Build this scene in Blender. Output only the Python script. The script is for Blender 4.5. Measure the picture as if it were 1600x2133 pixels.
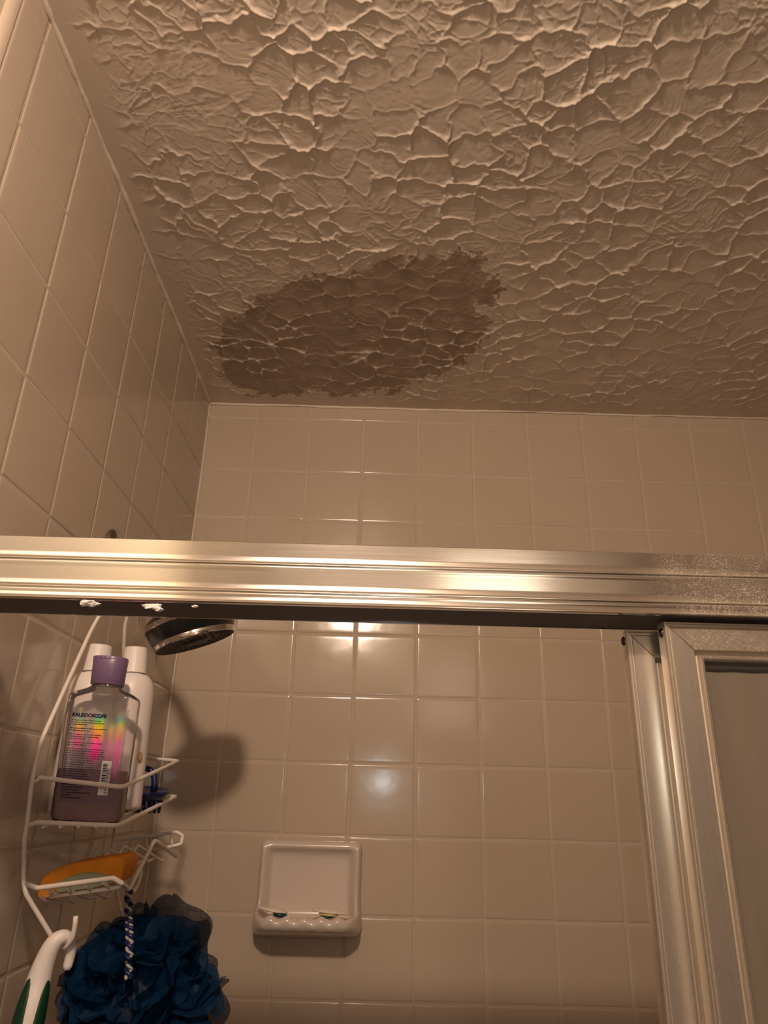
import bpy, bmesh, math, random
import numpy as np
from mathutils import Vector, Matrix

for o in list(bpy.data.objects):
    bpy.data.objects.remove(o)
C = bpy.context.scene.collection
H = 2.40                                   # ceiling height; camera numbers below are relative to it

# ------------------------------------------------------------------ camera
CAM = Vector((0.3528, -1.2492, H - 0.7319))
FP = 1481.9                                # focal length in pixels of a 1600 px wide frame
cr = Vector((0.99962, -0.01244, 0.02457))
cu = Vector((-0.02745, -0.37521, 0.92653))
cf = Vector((0.00230, 0.92685, 0.37541))
cam_d = bpy.data.cameras.new('camera')
cam = bpy.data.objects.new('camera', cam_d)
C.objects.link(cam)
cam_d.sensor_fit = 'HORIZONTAL'
cam_d.sensor_width = 36.0
cam_d.lens = FP / 1600 * 36.0
cam_d.clip_start = 0.01
cam.matrix_world = Matrix(((cr.x, cu.x, -cf.x, CAM.x), (cr.y, cu.y, -cf.y, CAM.y), (cr.z, cu.z, -cf.z, CAM.z), (0, 0, 0, 1)))
bpy.context.scene.camera = cam

def at(x, y, X=None, Y=None, Z=None):
    """point of the room seen at a pixel of the photograph, on a plane X=, Y= or Z="""
    d = cf * FP + cr * (x - 800) - cu * (y - 1066.5)
    t = (X - CAM.x) / d.x if X is not None else (Y - CAM.y) / d.y if Y is not None else (Z - CAM.z) / d.z
    return CAM + d * t

# ------------------------------------------------------------------ world, exposure, lights
sc = bpy.context.scene
sc.view_settings.view_transform = 'Standard'
sc.view_settings.look = 'None'
sc.view_settings.gamma = 1.0
sc.view_settings.exposure = -0.14
w = bpy.data.worlds.new('world')
sc.world = w
w.use_nodes = True
w.node_tree.nodes['Background'].inputs[0].default_value = (1.0, 0.72, 0.50, 1)
w.node_tree.nodes['Background'].inputs[1].default_value = 0.02

WARM = (1.0, 0.75, 0.56)
def area(name, loc, target, size, power, color=WARM, shape='DISK'):
    l = bpy.data.lights.new(name, 'AREA')
    l.shape = shape; l.size = size; l.energy = power; l.color = color
    o = bpy.data.objects.new(name, l)
    C.objects.link(o)
    o.location = loc
    o.rotation_euler = (Vector(target) - Vector(loc)).to_track_quat('-Z', 'Y').to_euler()
    return o
LAMP = Vector((0.26, -1.41, H - 0.08))
key = area('vanity_light', LAMP, (0.55, 0.0, H - 1.0), 0.070, 9.0)
back_glow = area('vanity_rear_fill', LAMP + Vector((0.0, -0.05, 0.02)), (1.0, -2.4, H - 0.22), 0.10, 4.0)  # second disc at the lamp, added to brighten the rear wall the header mirrors
fill = area('fill_light', (0.45, -2.36, H - 0.95), (0.55, 0.0, H - 0.75), 0.8, 0.5, shape='RECTANGLE')  # unseen fill panel added to even out the illumination
fill.data.size_y = 1.3
fl = bpy.data.lights.new('phone_torch', 'POINT')
fl.energy = 1.0; fl.shadow_soft_size = 0.012; fl.color = (0.85, 0.97, 1.0)
flo = bpy.data.objects.new('phone_torch', fl); C.objects.link(flo)
flo.location = (0.374, -1.252, H - 0.672)

# ------------------------------------------------------------------ material helpers
def mat(name, color, rough=0.5, metal=0.0, spec=0.5, **kw):
    m = bpy.data.materials.new(name); m.use_nodes = True
    b = m.node_tree.nodes['Principled BSDF']
    b.inputs['Base Color'].default_value = (*color, 1)
    b.inputs['Roughness'].default_value = rough
    b.inputs['Metallic'].default_value = metal
    b.inputs['Specular IOR Level'].default_value = spec
    for k, v in kw.items():
        b.inputs[k.replace('_', ' ')].default_value = v
    return m
def N(m, t, **kw):
    n = m.node_tree.nodes.new(t)
    for k, v in kw.items():
        if k in n.inputs: n.inputs[k].default_value = v
        else: setattr(n, k, v)
    return n
def L(m, a, b): m.node_tree.links.new(a, b)
def coords(m, scale=(1, 1, 1)):
    t = N(m, 'ShaderNodeTexCoord'); p = N(m, 'ShaderNodeMapping')
    p.inputs['Scale'].default_value = scale
    L(m, t.outputs['Object'], p.inputs['Vector'])
    return p.outputs['Vector']
def noise(m, vec, scale, detail=3.0, rough=0.5):
    n = N(m, 'ShaderNodeTexNoise'); n.inputs['Scale'].default_value = scale
    n.inputs['Detail'].default_value = detail; n.inputs['Roughness'].default_value = rough
    L(m, vec, n.inputs['Vector']); return n.outputs[0]
def ramp(m, fac, stops):
    r = N(m, 'ShaderNodeValToRGB'); e = r.color_ramp.elements
    while len(e) > 1: e.remove(e[-1])
    e[0].position = stops[0][0]; e[0].color = (*stops[0][1], 1)
    for p, c in stops[1:]:
        x = e.new(p); x.color = (*c, 1)
    L(m, fac, r.inputs[0]); return r.outputs[0]
def bump(m, h, strength, dist=0.001):
    b = N(m, 'ShaderNodeBump'); b.inputs['Strength'].default_value = strength
    b.inputs['Distance'].default_value = dist
    L(m, h, b.inputs['Height']); return b.outputs[0]
def BS(m): return m.node_tree.nodes['Principled BSDF']
def mixc(m, fac, a, b, blend='MIX'):
    n = N(m, 'ShaderNodeMix'); n.data_type = 'RGBA'; n.blend_type = blend
    for s, v in ((0, fac), (6, a), (7, b)):
        if hasattr(v, 'is_output'): L(m, v, n.inputs[s])
        elif s == 0: n.inputs[0].default_value = v
        else: n.inputs[s].default_value = (*v, 1)
    return n.outputs[2]

# tile
TILE = mat('glazed_tile', (0.52, 0.425, 0.335), 0.13, spec=0.55)
v = coords(TILE)
c = mixc(TILE, noise(TILE, v, 6.0, 4), (0.50, 0.405, 0.315), (0.55, 0.455, 0.365))
L(TILE, c, BS(TILE).inputs['Base Color'])
L(TILE, bump(TILE, noise(TILE, v, 16.0, 2.5), 0.5, 0.0009), BS(TILE).inputs['Normal'])
r_ = N(TILE, 'ShaderNodeMapRange'); L(TILE, noise(TILE, v, 9.0, 3), r_.inputs[0])
r_.inputs[3].default_value = 0.08; r_.inputs[4].default_value = 0.22
L(TILE, r_.outputs[0], BS(TILE).inputs['Roughness'])
GROUT = mat('grout', (0.66, 0.54, 0.42), 0.8)
v = coords(GROUT)
L(GROUT, mixc(GROUT, noise(GROUT, v, 22.0, 3), (0.49, 0.395, 0.305), (0.60, 0.495, 0.395)), BS(GROUT).inputs['Base Color'])
CAULK = mat('caulk', (0.68, 0.585, 0.48), 0.5)
v = coords(CAULK)
L(CAULK, bump(CAULK, noise(CAULK, v, 90.0, 3), 0.5, 0.002), BS(CAULK).inputs['Normal'])
PAINT = mat('cream_paint', (0.84, 0.78, 0.68), 0.5)
v = coords(PAINT)
L(PAINT, bump(PAINT, noise(PAINT, v, 200.0, 3), 0.2, 0.001), BS(PAINT).inputs['Normal'])
OLIVE = mat('olive_paint', (0.60, 0.53, 0.40), 0.5)

# metals
def brushed(name, col, rough, axis_scale, rv=0.25, bstr=0.05, metal=1.0):
    m = mat(name, col, rough, metal)
    v = coords(m, axis_scale)
    n = noise(m, v, 1.0, 4, 0.6)
    if bstr: L(m, bump(m, n, bstr, 0.0004), BS(m).inputs['Normal'])
    r = N(m, 'ShaderNodeMapRange'); L(m, n, r.inputs[0])
    r.inputs[3].default_value = rough * (1 - rv); r.inputs[4].default_value = rough * (1 + rv)
    L(m, r.outputs[0], BS(m).inputs['Roughness'])
    return m
ALU = brushed('header_aluminium', (0.97, 0.94, 0.90), 0.14, (6, 900, 900))
STILE = brushed('stile_aluminium', (0.84, 0.76, 0.66), 0.27, (420, 5, 0.5), 0.16, bstr=0, metal=0.84)
RAIL = brushed('rail_aluminium', (0.70, 0.62, 0.52), 0.30, (0.5, 5, 420), 0.16, bstr=0, metal=0.9)
# hard-water speckle on the header, dense on its right-hand stretch
def waterspots(m, x0, x1, x2, x3, base, rough):
    tc = N(m, 'ShaderNodeTexCoord')
    gp = N(m, 'ShaderNodeNewGeometry'); s = N(m, 'ShaderNodeSeparateXYZ'); L(m, gp.outputs['Position'], s.inputs[0])
    a = N(m, 'ShaderNodeMapRange'); a.interpolation_type = 'SMOOTHSTEP'; L(m, s.outputs[0], a.inputs[0]); a.inputs[1].default_value = x0; a.inputs[2].default_value = x1
    bb = N(m, 'ShaderNodeMapRange'); L(m, s.outputs[0], bb.inputs[0]); bb.inputs[1].default_value = x2; bb.inputs[2].default_value = x3
    bb.inputs[3].default_value = 1.0; bb.inputs[4].default_value = 0.35
    n1 = noise(m, tc.outputs['Object'], 800.0, 6, 0.8)
    n2 = noise(m, tc.outputs['Object'], 38.0, 3, 0.6)
    r1 = N(m, 'ShaderNodeMapRange'); L(m, n1, r1.inputs[0]); r1.inputs[1].default_value = 0.46; r1.inputs[2].default_value = 0.64
    r2 = N(m, 'ShaderNodeMapRange'); L(m, n2, r2.inputs[0]); r2.inputs[1].default_value = 0.34; r2.inputs[2].default_value = 0.62
    def mul(p, q):
        k = N(m, 'ShaderNodeMath'); k.operation = 'MULTIPLY'; L(m, p, k.inputs[0])
        if hasattr(q, 'is_output'): L(m, q, k.inputs[1])
        else: k.inputs[1].default_value = q
        return k.outputs[0]
    zone = mul(a.outputs[0], bb.outputs[0])
    spots = mul(mul(r1.outputs[0], r2.outputs[0]), zone)
    out = N(m, 'ShaderNodeMath'); out.operation = 'ADD'; out.use_clamp = True
    L(m, mul(spots, 0.55), out.inputs[0]); L(m, mul(zone, 0.16), out.inputs[1])
    d = N(m, 'ShaderNodeBsdfDiffuse'); d.inputs[0].default_value = (0.60, 0.53, 0.44, 1)
    L(m, mixc(m, r1.outputs[0], (0.42, 0.35, 0.28), (0.74, 0.66, 0.56)), d.inputs[0])
    mx = N(m, 'ShaderNodeMixShader'); L(m, out.outputs[0], mx.inputs[0])
    L(m, BS(m).outputs[0], mx.inputs[1]); L(m, d.outputs[0], mx.inputs[2])
    L(m, mx.outputs[0], m.node_tree.nodes['Material Output'].inputs[0])
waterspots(ALU, 0.53, 0.59, 0.62, 0.72, None, None)
waterspots(RAIL, 0.555, 0.59, 0.66, 0.90, None, None)
DARKMET = mat('dark_channel', (0.10, 0.085, 0.08), 0.55, 0.3)
SCREW = mat('screw_steel', (0.10, 0.08, 0.07), 0.35, 0.9)
CHROME = mat('chrome', (0.62, 0.60, 0.58), 0.12, 1.0)
BLACKP = mat('black_plastic', (0.012, 0.012, 0.013), 0.28)
NOZZ = mat('grey_rubber', (0.15, 0.125, 0.10), 0.6)
WHITEC = mat('white_vinyl_wire', (0.80, 0.72, 0.65), 0.30)
CERAMIC = mat('soap_dish_ceramic', (0.66, 0.565, 0.50), 0.18, spec=0.6)
WPLAS = mat('white_plastic', (0.84, 0.76, 0.72), 0.38)
WPLAS2 = mat('cream_white_plastic', (0.86, 0.79, 0.75), 0.42)
# one small brown scuff on the bottles' side
PURPLE = mat('purple_cap_plastic', (0.19, 0.115, 0.22), 0.32)
NAVY = mat('navy_plastic', (0.006, 0.016, 0.075), 0.35)
GREEN = mat('green_rubber', (0.004, 0.045, 0.020), 0.5)
INK = mat('label_ink', (0.008, 0.006, 0.02), 0.8, spec=0.1)
WLABEL = mat('white_label', (0.82, 0.78, 0.78), 0.5)
RUST = mat('rust', (0.16, 0.045, 0.01), 0.8)
ORANGE = mat('orange_sponge', (0.75, 0.25, 0.012), 0.85)
v = coords(ORANGE)
L(ORANGE, mixc(ORANGE, noise(ORANGE, v, 60, 4), (0.62, 0.19, 0.006), (0.88, 0.33, 0.015)), BS(ORANGE).inputs['Base Color'])
L(ORANGE, bump(ORANGE, noise(ORANGE, v, 700, 3), 0.6, 0.001), BS(ORANGE).inputs['Normal'])
PADG = mat('scouring_pad', (0.30, 0.30, 0.20), 0.9)
v = coords(PADG)
L(PADG, bump(PADG, noise(PADG, v, 900, 3), 0.7, 0.001), BS(PADG).inputs['Normal'])

# obscure glass of the sliding panels
GLASS = bpy.data.materials.new('obscure_glass'); GLASS.use_nodes = True
v = coords(GLASS, (60, 60, 5))
bm_ = bump(GLASS, noise(GLASS, v, 1.0, 3), 0.4, 0.003)
tr = N(GLASS, 'ShaderNodeBsdfTranslucent'); tr.inputs[0].default_value = (0.45, 0.39, 0.32, 1)
rf = N(GLASS, 'ShaderNodeBsdfRefraction'); rf.inputs['Roughness'].default_value = 0.45; rf.inputs['IOR'].default_value = 1.2
rf.inputs[0].default_value = (0.85, 0.78, 0.7, 1); L(GLASS, bm_, rf.inputs['Normal'])
df = N(GLASS, 'ShaderNodeBsdfDiffuse'); df.inputs[0].default_value = (0.44, 0.37, 0.29, 1)
L(GLASS, mixc(GLASS, noise(GLASS, v, 1.0, 3), (0.25, 0.205, 0.16), (0.37, 0.31, 0.245)), df.inputs[0])
m1 = N(GLASS, 'ShaderNodeMixShader'); m1.inputs[0].default_value = 0.5
L(GLASS, tr.outputs[0], m1.inputs[1]); L(GLASS, rf.outputs[0], m1.inputs[2])
m2 = N(GLASS, 'ShaderNodeMixShader'); m2.inputs[0].default_value = 0.55
L(GLASS, m1.outputs[0], m2.inputs[1]); L(GLASS, df.outputs[0], m2.inputs[2])
gl = N(GLASS, 'ShaderNodeBsdfGlossy'); gl.inputs['Roughness'].default_value = 0.25; L(GLASS, bm_, gl.inputs['Normal'])
m3 = N(GLASS, 'ShaderNodeMixShader'); m3.inputs[0].default_value = 0.05
L(GLASS, m2.outputs[0], m3.inputs[1]); L(GLASS, gl.outputs[0], m3.inputs[2])
L(GLASS, m3.outputs[0], GLASS.node_tree.nodes['Material Output'].inputs[0])

# clear bottle plastic: mostly transparent with a fresnel gloss
def clearmat(name, tint, gloss_rough=0.06, body=0.10, bodycol=(0.5, 0.45, 0.42), ior=1.5):
    m = bpy.data.materials.new(name); m.use_nodes = True
    m.node_tree.nodes.remove(BS(m))
    t = N(m, 'ShaderNodeBsdfTransparent'); t.inputs[0].default_value = (*tint, 1)
    d = N(m, 'ShaderNodeBsdfDiffuse'); d.inputs[0].default_value = (*bodycol, 1)
    g = N(m, 'ShaderNodeBsdfGlossy'); g.inputs['Roughness'].default_value = gloss_rough
    f = N(m, 'ShaderNodeFresnel'); f.inputs[0].default_value = ior
    a = N(m, 'ShaderNodeMixShader'); a.inputs[0].default_value = body
    L(m, t.outputs[0], a.inputs[1]); L(m, d.outputs[0], a.inputs[2])
    b = N(m, 'ShaderNodeMixShader'); L(m, f.outputs[0], b.inputs[0])
    L(m, a.outputs[0], b.inputs[1]); L(m, g.outputs[0], b.inputs[2])
    L(m, b.outputs[0], m.node_tree.nodes['Material Output'].inputs[0])
    return m
CLEAR = clearmat('clear_bottle_plastic', (0.97, 0.95, 0.95), 0.06, 0.07, (0.62, 0.56, 0.54), 1.4)
LIQUID = clearmat('mauve_liquid', (0.82, 0.66, 0.70), 0.3, 0.40, (0.60, 0.41, 0.45), 1.2)
# netting of the bath puff
NET = bpy.data.materials.new('blue_netting'); NET.use_nodes = True
v = coords(NET)
b = BS(NET); b.inputs['Roughness'].default_value = 0.6; b.inputs['Specular IOR Level'].default_value = 0.15
L(NET, mixc(NET, noise(NET, v, 30, 4), (0.000, 0.010, 0.034), (0.002, 0.032, 0.088)), b.inputs['Base Color'])
lw = N(NET, 'ShaderNodeTexVoronoi'); lw.feature = 'DISTANCE_TO_EDGE'; lw.inputs['Scale'].default_value = 1300.0; L(NET, v, lw.inputs['Vector'])
r1 = N(NET, 'ShaderNodeMapRange'); L(NET, lw.outputs[0], r1.inputs[0]); r1.inputs[1].default_value = 0.10; r1.inputs[2].default_value = 0.32
r1.inputs[3].default_value = 0.90; r1.inputs[4].default_value = 0.45
L(NET, r1.outputs[0], b.inputs['Alpha'])

# ------------------------------------------------------------------ mesh helpers
def mesh_obj(name, verts, faces, material, parent=None, smooth=True, mats=None, fmat=None):
    me = bpy.data.meshes.new(name)
    me.from_pydata([tuple(p) for p in verts], [], faces)
    for mm in (mats or [material]): me.materials.append(mm)
    if fmat is not None: me.polygons.foreach_set('material_index', fmat)
    if smooth: me.polygons.foreach_set('use_smooth', [True] * len(me.polygons))
    me.update()
    o = bpy.data.objects.new(name, me); C.objects.link(o)
    if parent is not None: o.parent = parent
    return o
def edge_split(o, ang=35):
    md = o.modifiers.new('split', 'EDGE_SPLIT'); md.split_angle = math.radians(ang)
    return o
def bevel(o, wdt, seg=2):
    md = o.modifiers.new('bevel', 'BEVEL'); md.width = wdt; md.segments = seg; md.limit_method = 'ANGLE'
    return o
def empty(name, loc, label, cat, group=None):
    o = bpy.data.objects.new(name, None); C.objects.link(o)
    o.location = loc; o.empty_display_size = 0.02
    return tag(o, label, cat, group)
def tag(o, label=None, cat=None, group=None, kind=None):
    if label: o['label'] = label
    if cat: o['category'] = cat
    if group: o['group'] = group
    if kind: o['kind'] = kind
    return o
def rel(parent, pts):
    b = Vector(parent.location)
    return [Vector(p) - b for p in pts]
class MB:
    def __init__(s): s.v = []; s.f = []; s.m = []
    def add(s, v, f, m=0):
        n = len(s.v); s.v += [Vector(p) for p in v]; s.f += [tuple(i + n for i in q) for q in f]; s.m += [m] * len(f)
    def box(s, a, b, m=0):
        x0, y0, z0 = a; x1, y1, z1 = b
        s.add([(x0, y0, z0), (x1, y0, z0), (x1, y1, z0), (x0, y1, z0), (x0, y0, z1), (x1, y0, z1), (x1, y1, z1), (x0, y1, z1)],
              [(0, 3, 2, 1), (4, 5, 6, 7), (0, 1, 5, 4), (1, 2, 6, 5), (2, 3, 7, 6), (3, 0, 4, 7)], m)
    def tube(s, pts, r, n=10, closed=False, m=0, cap=True, flat=None):
        pts = [Vector(p) for p in pts]; k = len(pts)
        rr = r if isinstance(r, (list, tuple)) else [r] * k
        T = []
        for i in range(k):
            a = pts[i - 1] if (i > 0 or closed) else pts[i]
            b2 = pts[(i + 1) % k] if (i < k - 1 or closed) else pts[i]
            T.append((b2 - a).normalized())
        up = Vector((0, 0, 1)) if abs(T[0].z) < 0.9 else Vector((0, 1, 0))
        nrm = (up - T[0] * up.dot(T[0])).normalized()
        vs = []
        for i in range(k):
            nrm = (nrm - T[i] * nrm.dot(T[i])).normalized(); bn = T[i].cross(nrm)
            for j in range(n):
                a = 2 * math.pi * j / n
                vs.append(pts[i] + (nrm * math.cos(a) + bn * math.sin(a)) * rr[i])
        fs = []
        for i in range(k if closed else k - 1):
            for j in range(n):
                a, b2 = i * n + j, i * n + (j + 1) % n
                c2, d2 = ((i + 1) % k) * n + (j + 1) % n, ((i + 1) % k) * n + j
                fs.append((a, b2, c2, d2))
        if not closed and cap:
            fs.append(tuple(range(n - 1, -1, -1))); fs.append(tuple((k - 1) * n + j for j in range(n)))
        s.add(vs, fs, m)
    def lathe(s, prof, origin, axis, n=48, m=0, mfun=None):
        ax = Vector(axis).normalized(); up = Vector((0, 0, 1)) if abs(ax.z) < 0.9 else Vector((1, 0, 0))
        a1 = (up - ax * up.dot(ax)).normalized(); a2 = ax.cross(a1); o = Vector(origin)
        vs = []
        for (r, h) in prof:
            for j in range(n):
                a = 2 * math.pi * j / n
                vs.append(o + ax * h + (a1 * math.cos(a) + a2 * math.sin(a)) * max(r, 1e-5))
        for i in range(len(prof) - 1):
            fs = [(i * n + j, i * n + (j + 1) % n, (i + 1) * n + (j + 1) % n, (i + 1) * n + j) for j in range(n)]
            if i == 0: s.add(vs, [], m); base = len(s.v) - len(vs)
            s.f += [tuple(q + base for q in f) for f in fs]; s.m += [mfun(i) if mfun else m] * n
    def build(s, name, material, parent=None, smooth=True, mats=None):
        vs = s.v
        if parent is not None: vs = rel(parent, vs)
        return mesh_obj(name, vs, s.f, material, parent, smooth, mats, s.m if mats else None)
def smooth_path(pts, r=0.25, n=5):
    """round the corners of a polyline"""
    pts = [Vector(p) for p in pts]; out = [pts[0]]
    for i in range(1, len(pts) - 1):
        a, b2, c2 = pts[i - 1], pts[i], pts[i + 1]
        d = min((a - b2).length, (c2 - b2).length) * r if r < 1 else 0
        p, q = b2 + (a - b2).normalized() * d, b2 + (c2 - b2).normalized() * d
        for t in range(n + 1):
            t /= n; out.append(p * (1 - t) ** 2 + b2 * 2 * t * (1 - t) + q * t * t)
    out.append(pts[-1]); return out
def catmull(pts, n=8):
    pts = [Vector(p) for p in pts]; P = [pts[0] * 2 - pts[1]] + pts + [pts[-1] * 2 - pts[-2]]; out = []
    for i in range(1, len(P) - 2):
        for t in range(n):
            t /= n
            out.append(0.5 * ((2 * P[i]) + (P[i + 1] - P[i - 1]) * t + (2 * P[i - 1] - 5 * P[i] + 4 * P[i + 1] - P[i + 2]) * t * t
                       + (3 * P[i] - P[i - 1] - 3 * P[i + 1] + P[i + 2]) * t ** 3))
    out.append(pts[-1]); return out
def interp(vals, k):
    xs = np.linspace(0, 1, len(vals)); return list(np.interp(np.linspace(0, 1, k), xs, vals))

# ------------------------------------------------------------------ tiled walls
ROWS = [0.0, 0.032, 0.147, 0.2475, 0.355, 0.4616, 0.5675, 0.6765, 0.7858, 0.899, 1.0095] + [1.0095 + 0.108 * k for k in range(1, 9)]
def tiled(mb, org, ud, vd, nd, ucuts, vcuts, seed, wob=1.0):
    rnd = random.Random(seed); org = Vector(org); ud = Vector(ud); vd = Vector(vd); nd = Vector(nd); g = 0.0011
    off = [0, .0007, .0018, .0038, .008]; hh = [-.0010, -.00036, -.0001, -.00002, 0]
    for i in range(len(ucuts) - 1):
        for j in range(len(vcuts) - 1):
            u0, u1 = ucuts[i] + g, ucuts[i + 1] - g; v0, v1 = vcuts[j] + g, vcuts[j + 1] - g
            if u1 - u0 < .004 or v1 - v0 < .004: continue
            jit = [rnd.uniform(-.0004, .0004) for _ in range(4)]
            u0 += jit[0]; u1 += jit[1]; v0 += jit[2]; v1 += jit[3]
            tu, tv, dz = rnd.gauss(0, .0013) * wob, rnd.gauss(0, .0013) * wob, rnd.uniform(-.00012, .00012)
            def line(a, b):
                k = min(1.0, (b - a) / 0.02)
                return [(a + o * k, h) for o, h in zip(off, hh)] + [((a + b) / 2, 0)] + [(b - o * k, h) for o, h in list(zip(off, hh))[::-1]]
            US, VS = line(u0, u1), line(v0, v1); n = len(US); vs = []
            uc, vc = (u0 + u1) / 2, (v0 + v1) / 2
            for (vv, hv) in VS:
                for (uu, hu) in US:
                    h = -math.sqrt(hu * hu + hv * hv) * 1.15
                    h += (uu - uc) * tu + (vv - vc) * tv + dz
                    vs.append(org + ud * uu + vd * vv + nd * h)
            fl = 1 if ud.cross(vd).dot(nd) > 0 else -1
            fs = []
            for b2 in range(n - 1):
                for a in range(n - 1):
                    q = (b2 * n + a, b2 * n + a + 1, (b2 + 1) * n + a + 1, (b2 + 1) * n + a)
                    fs.append(q if fl > 0 else q[::-1])
            mb.add(vs, fs, 0)
    # grout bed, gently uneven
    a0, a1, b0, b1 = ucuts[0], ucuts[-1], vcuts[0], vcuts[-1]
    nu, nv = 60, 60; vs = []
    for j in range(nv + 1):
        for i in range(nu + 1):
            h = -.00065 + rnd.uniform(-.0001, .0001)
            vs.append(org + ud * (a0 + (a1 - a0) * i / nu) + vd * (b0 + (b1 - b0) * j / nv) + nd * h)
    fl = ud.cross(vd).dot(nd) > 0
    fs = []
    for j in range(nv):
        for i in range(nu):
            q = (j * (nu + 1) + i, j * (nu + 1) + i + 1, (j + 1) * (nu + 1) + i + 1, (j + 1) * (nu + 1) + i)
            fs.append(q if fl else q[::-1])
    mb.add(vs, fs, 1)

W = 1.52
bcols = [0.0] + [0.0968 + 0.108 * k for k in range(13)] + [W]
bcols[2:8] = [0.2045, 0.3115, 0.4190, 0.5275, 0.6370, 0.7455]
mb = MB(); tiled(mb, (0, 0, H), (1, 0, 0), (0, 0, -1), (0, -1, 0), bcols, ROWS, 3)
mb.box((0, 0.004, 0.0), (W, 0.10, H), 2)
o = mb.build('wall_back', None, mats=[TILE, GROUT, PAINT]); edge_split(o, 50); tag(o, 'back shower wall of square beige glazed tiles', kind='structure')
lcols = [0.0, 0.1095, 0.218, 0.3255, 0.4335, 0.543, 0.6495, 0.7594, 0.8035]
mb = MB(); tiled(mb, (0, 0, H), (0, -1, 0), (0, 0, -1), (1, 0, 0), lcols, ROWS, 8)
mb.box((-0.10, -2.4, 0.0), (-0.006, 0.10, H), 2)
o = mb.build('wall_left', None, mats=[TILE, GROUT, OLIVE]); edge_split(o, 50); tag(o, 'left shower wall of square beige glazed tiles', kind='structure')
rc = [0.0] + [0.108 * k for k in range(1, 8)] + [0.80]
mb = MB(); tiled(mb, (W, 0, H), (0, -1, 0), (0, 0, -1), (-1, 0, 0), rc, ROWS, 11)
mb.box((W + 0.006, -2.4, 0.0), (W + 0.10, 0.10, H), 2)
o = mb.build('wall_right', None, mats=[TILE, GROUT, PAINT]); edge_split(o, 50); tag(o, kind='structure')
# bullnose edge of the left tiling
mb = MB(); prof = []
for k in range(9):
    a = math.pi / 2 * k / 8; prof.append((-0.008 + 0.008 * math.cos(a), -0.8045 - 0.0115 * math.sin(a)))
vs, fs = [], []
vcut = ROWS
for j in range(len(vcut) - 1):
    z0, z1 = H - vcut[j] - 0.0008, H - vcut[j + 1] + 0.0008
    n0 = len(vs)
    for z in (z0, z1):
        for (x, y) in prof: vs.append((x, y, z))
    for k in range(8): fs.append((n0 + k, n0 + 9 + k, n0 + 10 + k, n0 + k + 1))
mb.add(vs, fs)
o = mb.build('trim_1', TILE); tag(o, 'rounded bullnose edge ending the left wall tiles', kind='structure')
# room behind the camera
mb = MB(); mb.box((-0.1, -2.5, 0), (W + 0.1, -2.4, H)); o = mb.build('wall_rear', PAINT, smooth=False); tag(o, kind='structure')
FLOORM = mat('floor_tile', (0.45, 0.38, 0.30), 0.3)
mb = MB(); mb.box((-0.1, -2.5, -0.05), (W + 0.1, 0.1, 0)); o = mb.build('floor', FLOORM, smooth=False); tag(o, kind='structure')
WOOD = mat('dark_wood', (0.10, 0.05, 0.025), 0.4)
mb = MB(); mb.box((0.84, -2.40, 0.0), (1.50, -2.36, 2.03)); d1 = mb.build('door_1', WOOD, smooth=False); bevel(d1, 0.004); tag(d1, kind='structure')
mb = MB(); mb.lathe([(0, 0), (.012, 0), (.012, .03), (.026, .04), (.026, .06), (0, .065)], (0.90, -2.36, 1.0), (0, 1, 0)); mb.build('door_handle', CHROME, d1)

mb = MB(); mb.box((1.16, -2.36, 0.0), (1.515, -1.55, 2.37)); mb.box((1.15, -2.37, 2.37), (1.515, -1.53, 2.395)); mb.box((1.152, -2.30, 0.08), (1.161, -1.96, 2.30)); mb.box((1.152, -1.94, 0.08), (1.161, -1.60, 2.30))  # unseen tall dark box, added to darken the right end of the header reflection
cab = mb.build('added_dark_cabinet', WOOD, smooth=False); bevel(cab, .003); tag(cab, 'unseen dark wood cabinet added behind the camera for the header reflection', 'cabinet')
wn = MB(); wn.box((0.53, -2.40, H - 0.48), (0.88, -2.385, H - 0.03)); wo = wn.build('glow_panel_1', PAINT, smooth=False); tag(wo, kind='structure')  # made-up panel, there for the pale patch mirrored in the back tiles
wn = MB()
wn.box((0.56, -2.386, H - 0.45), (0.85, -2.382, H - 0.05))
wn.build('glow_pane', mat('glow_surface', (0.9, 0.85, 0.78), 0.3, Emission_Color=(1.0, 0.82, 0.62, 1), Emission_Strength=1.8), wo, smooth=False)  # added emitter, glows only to brighten its reflection on the tiles

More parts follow.
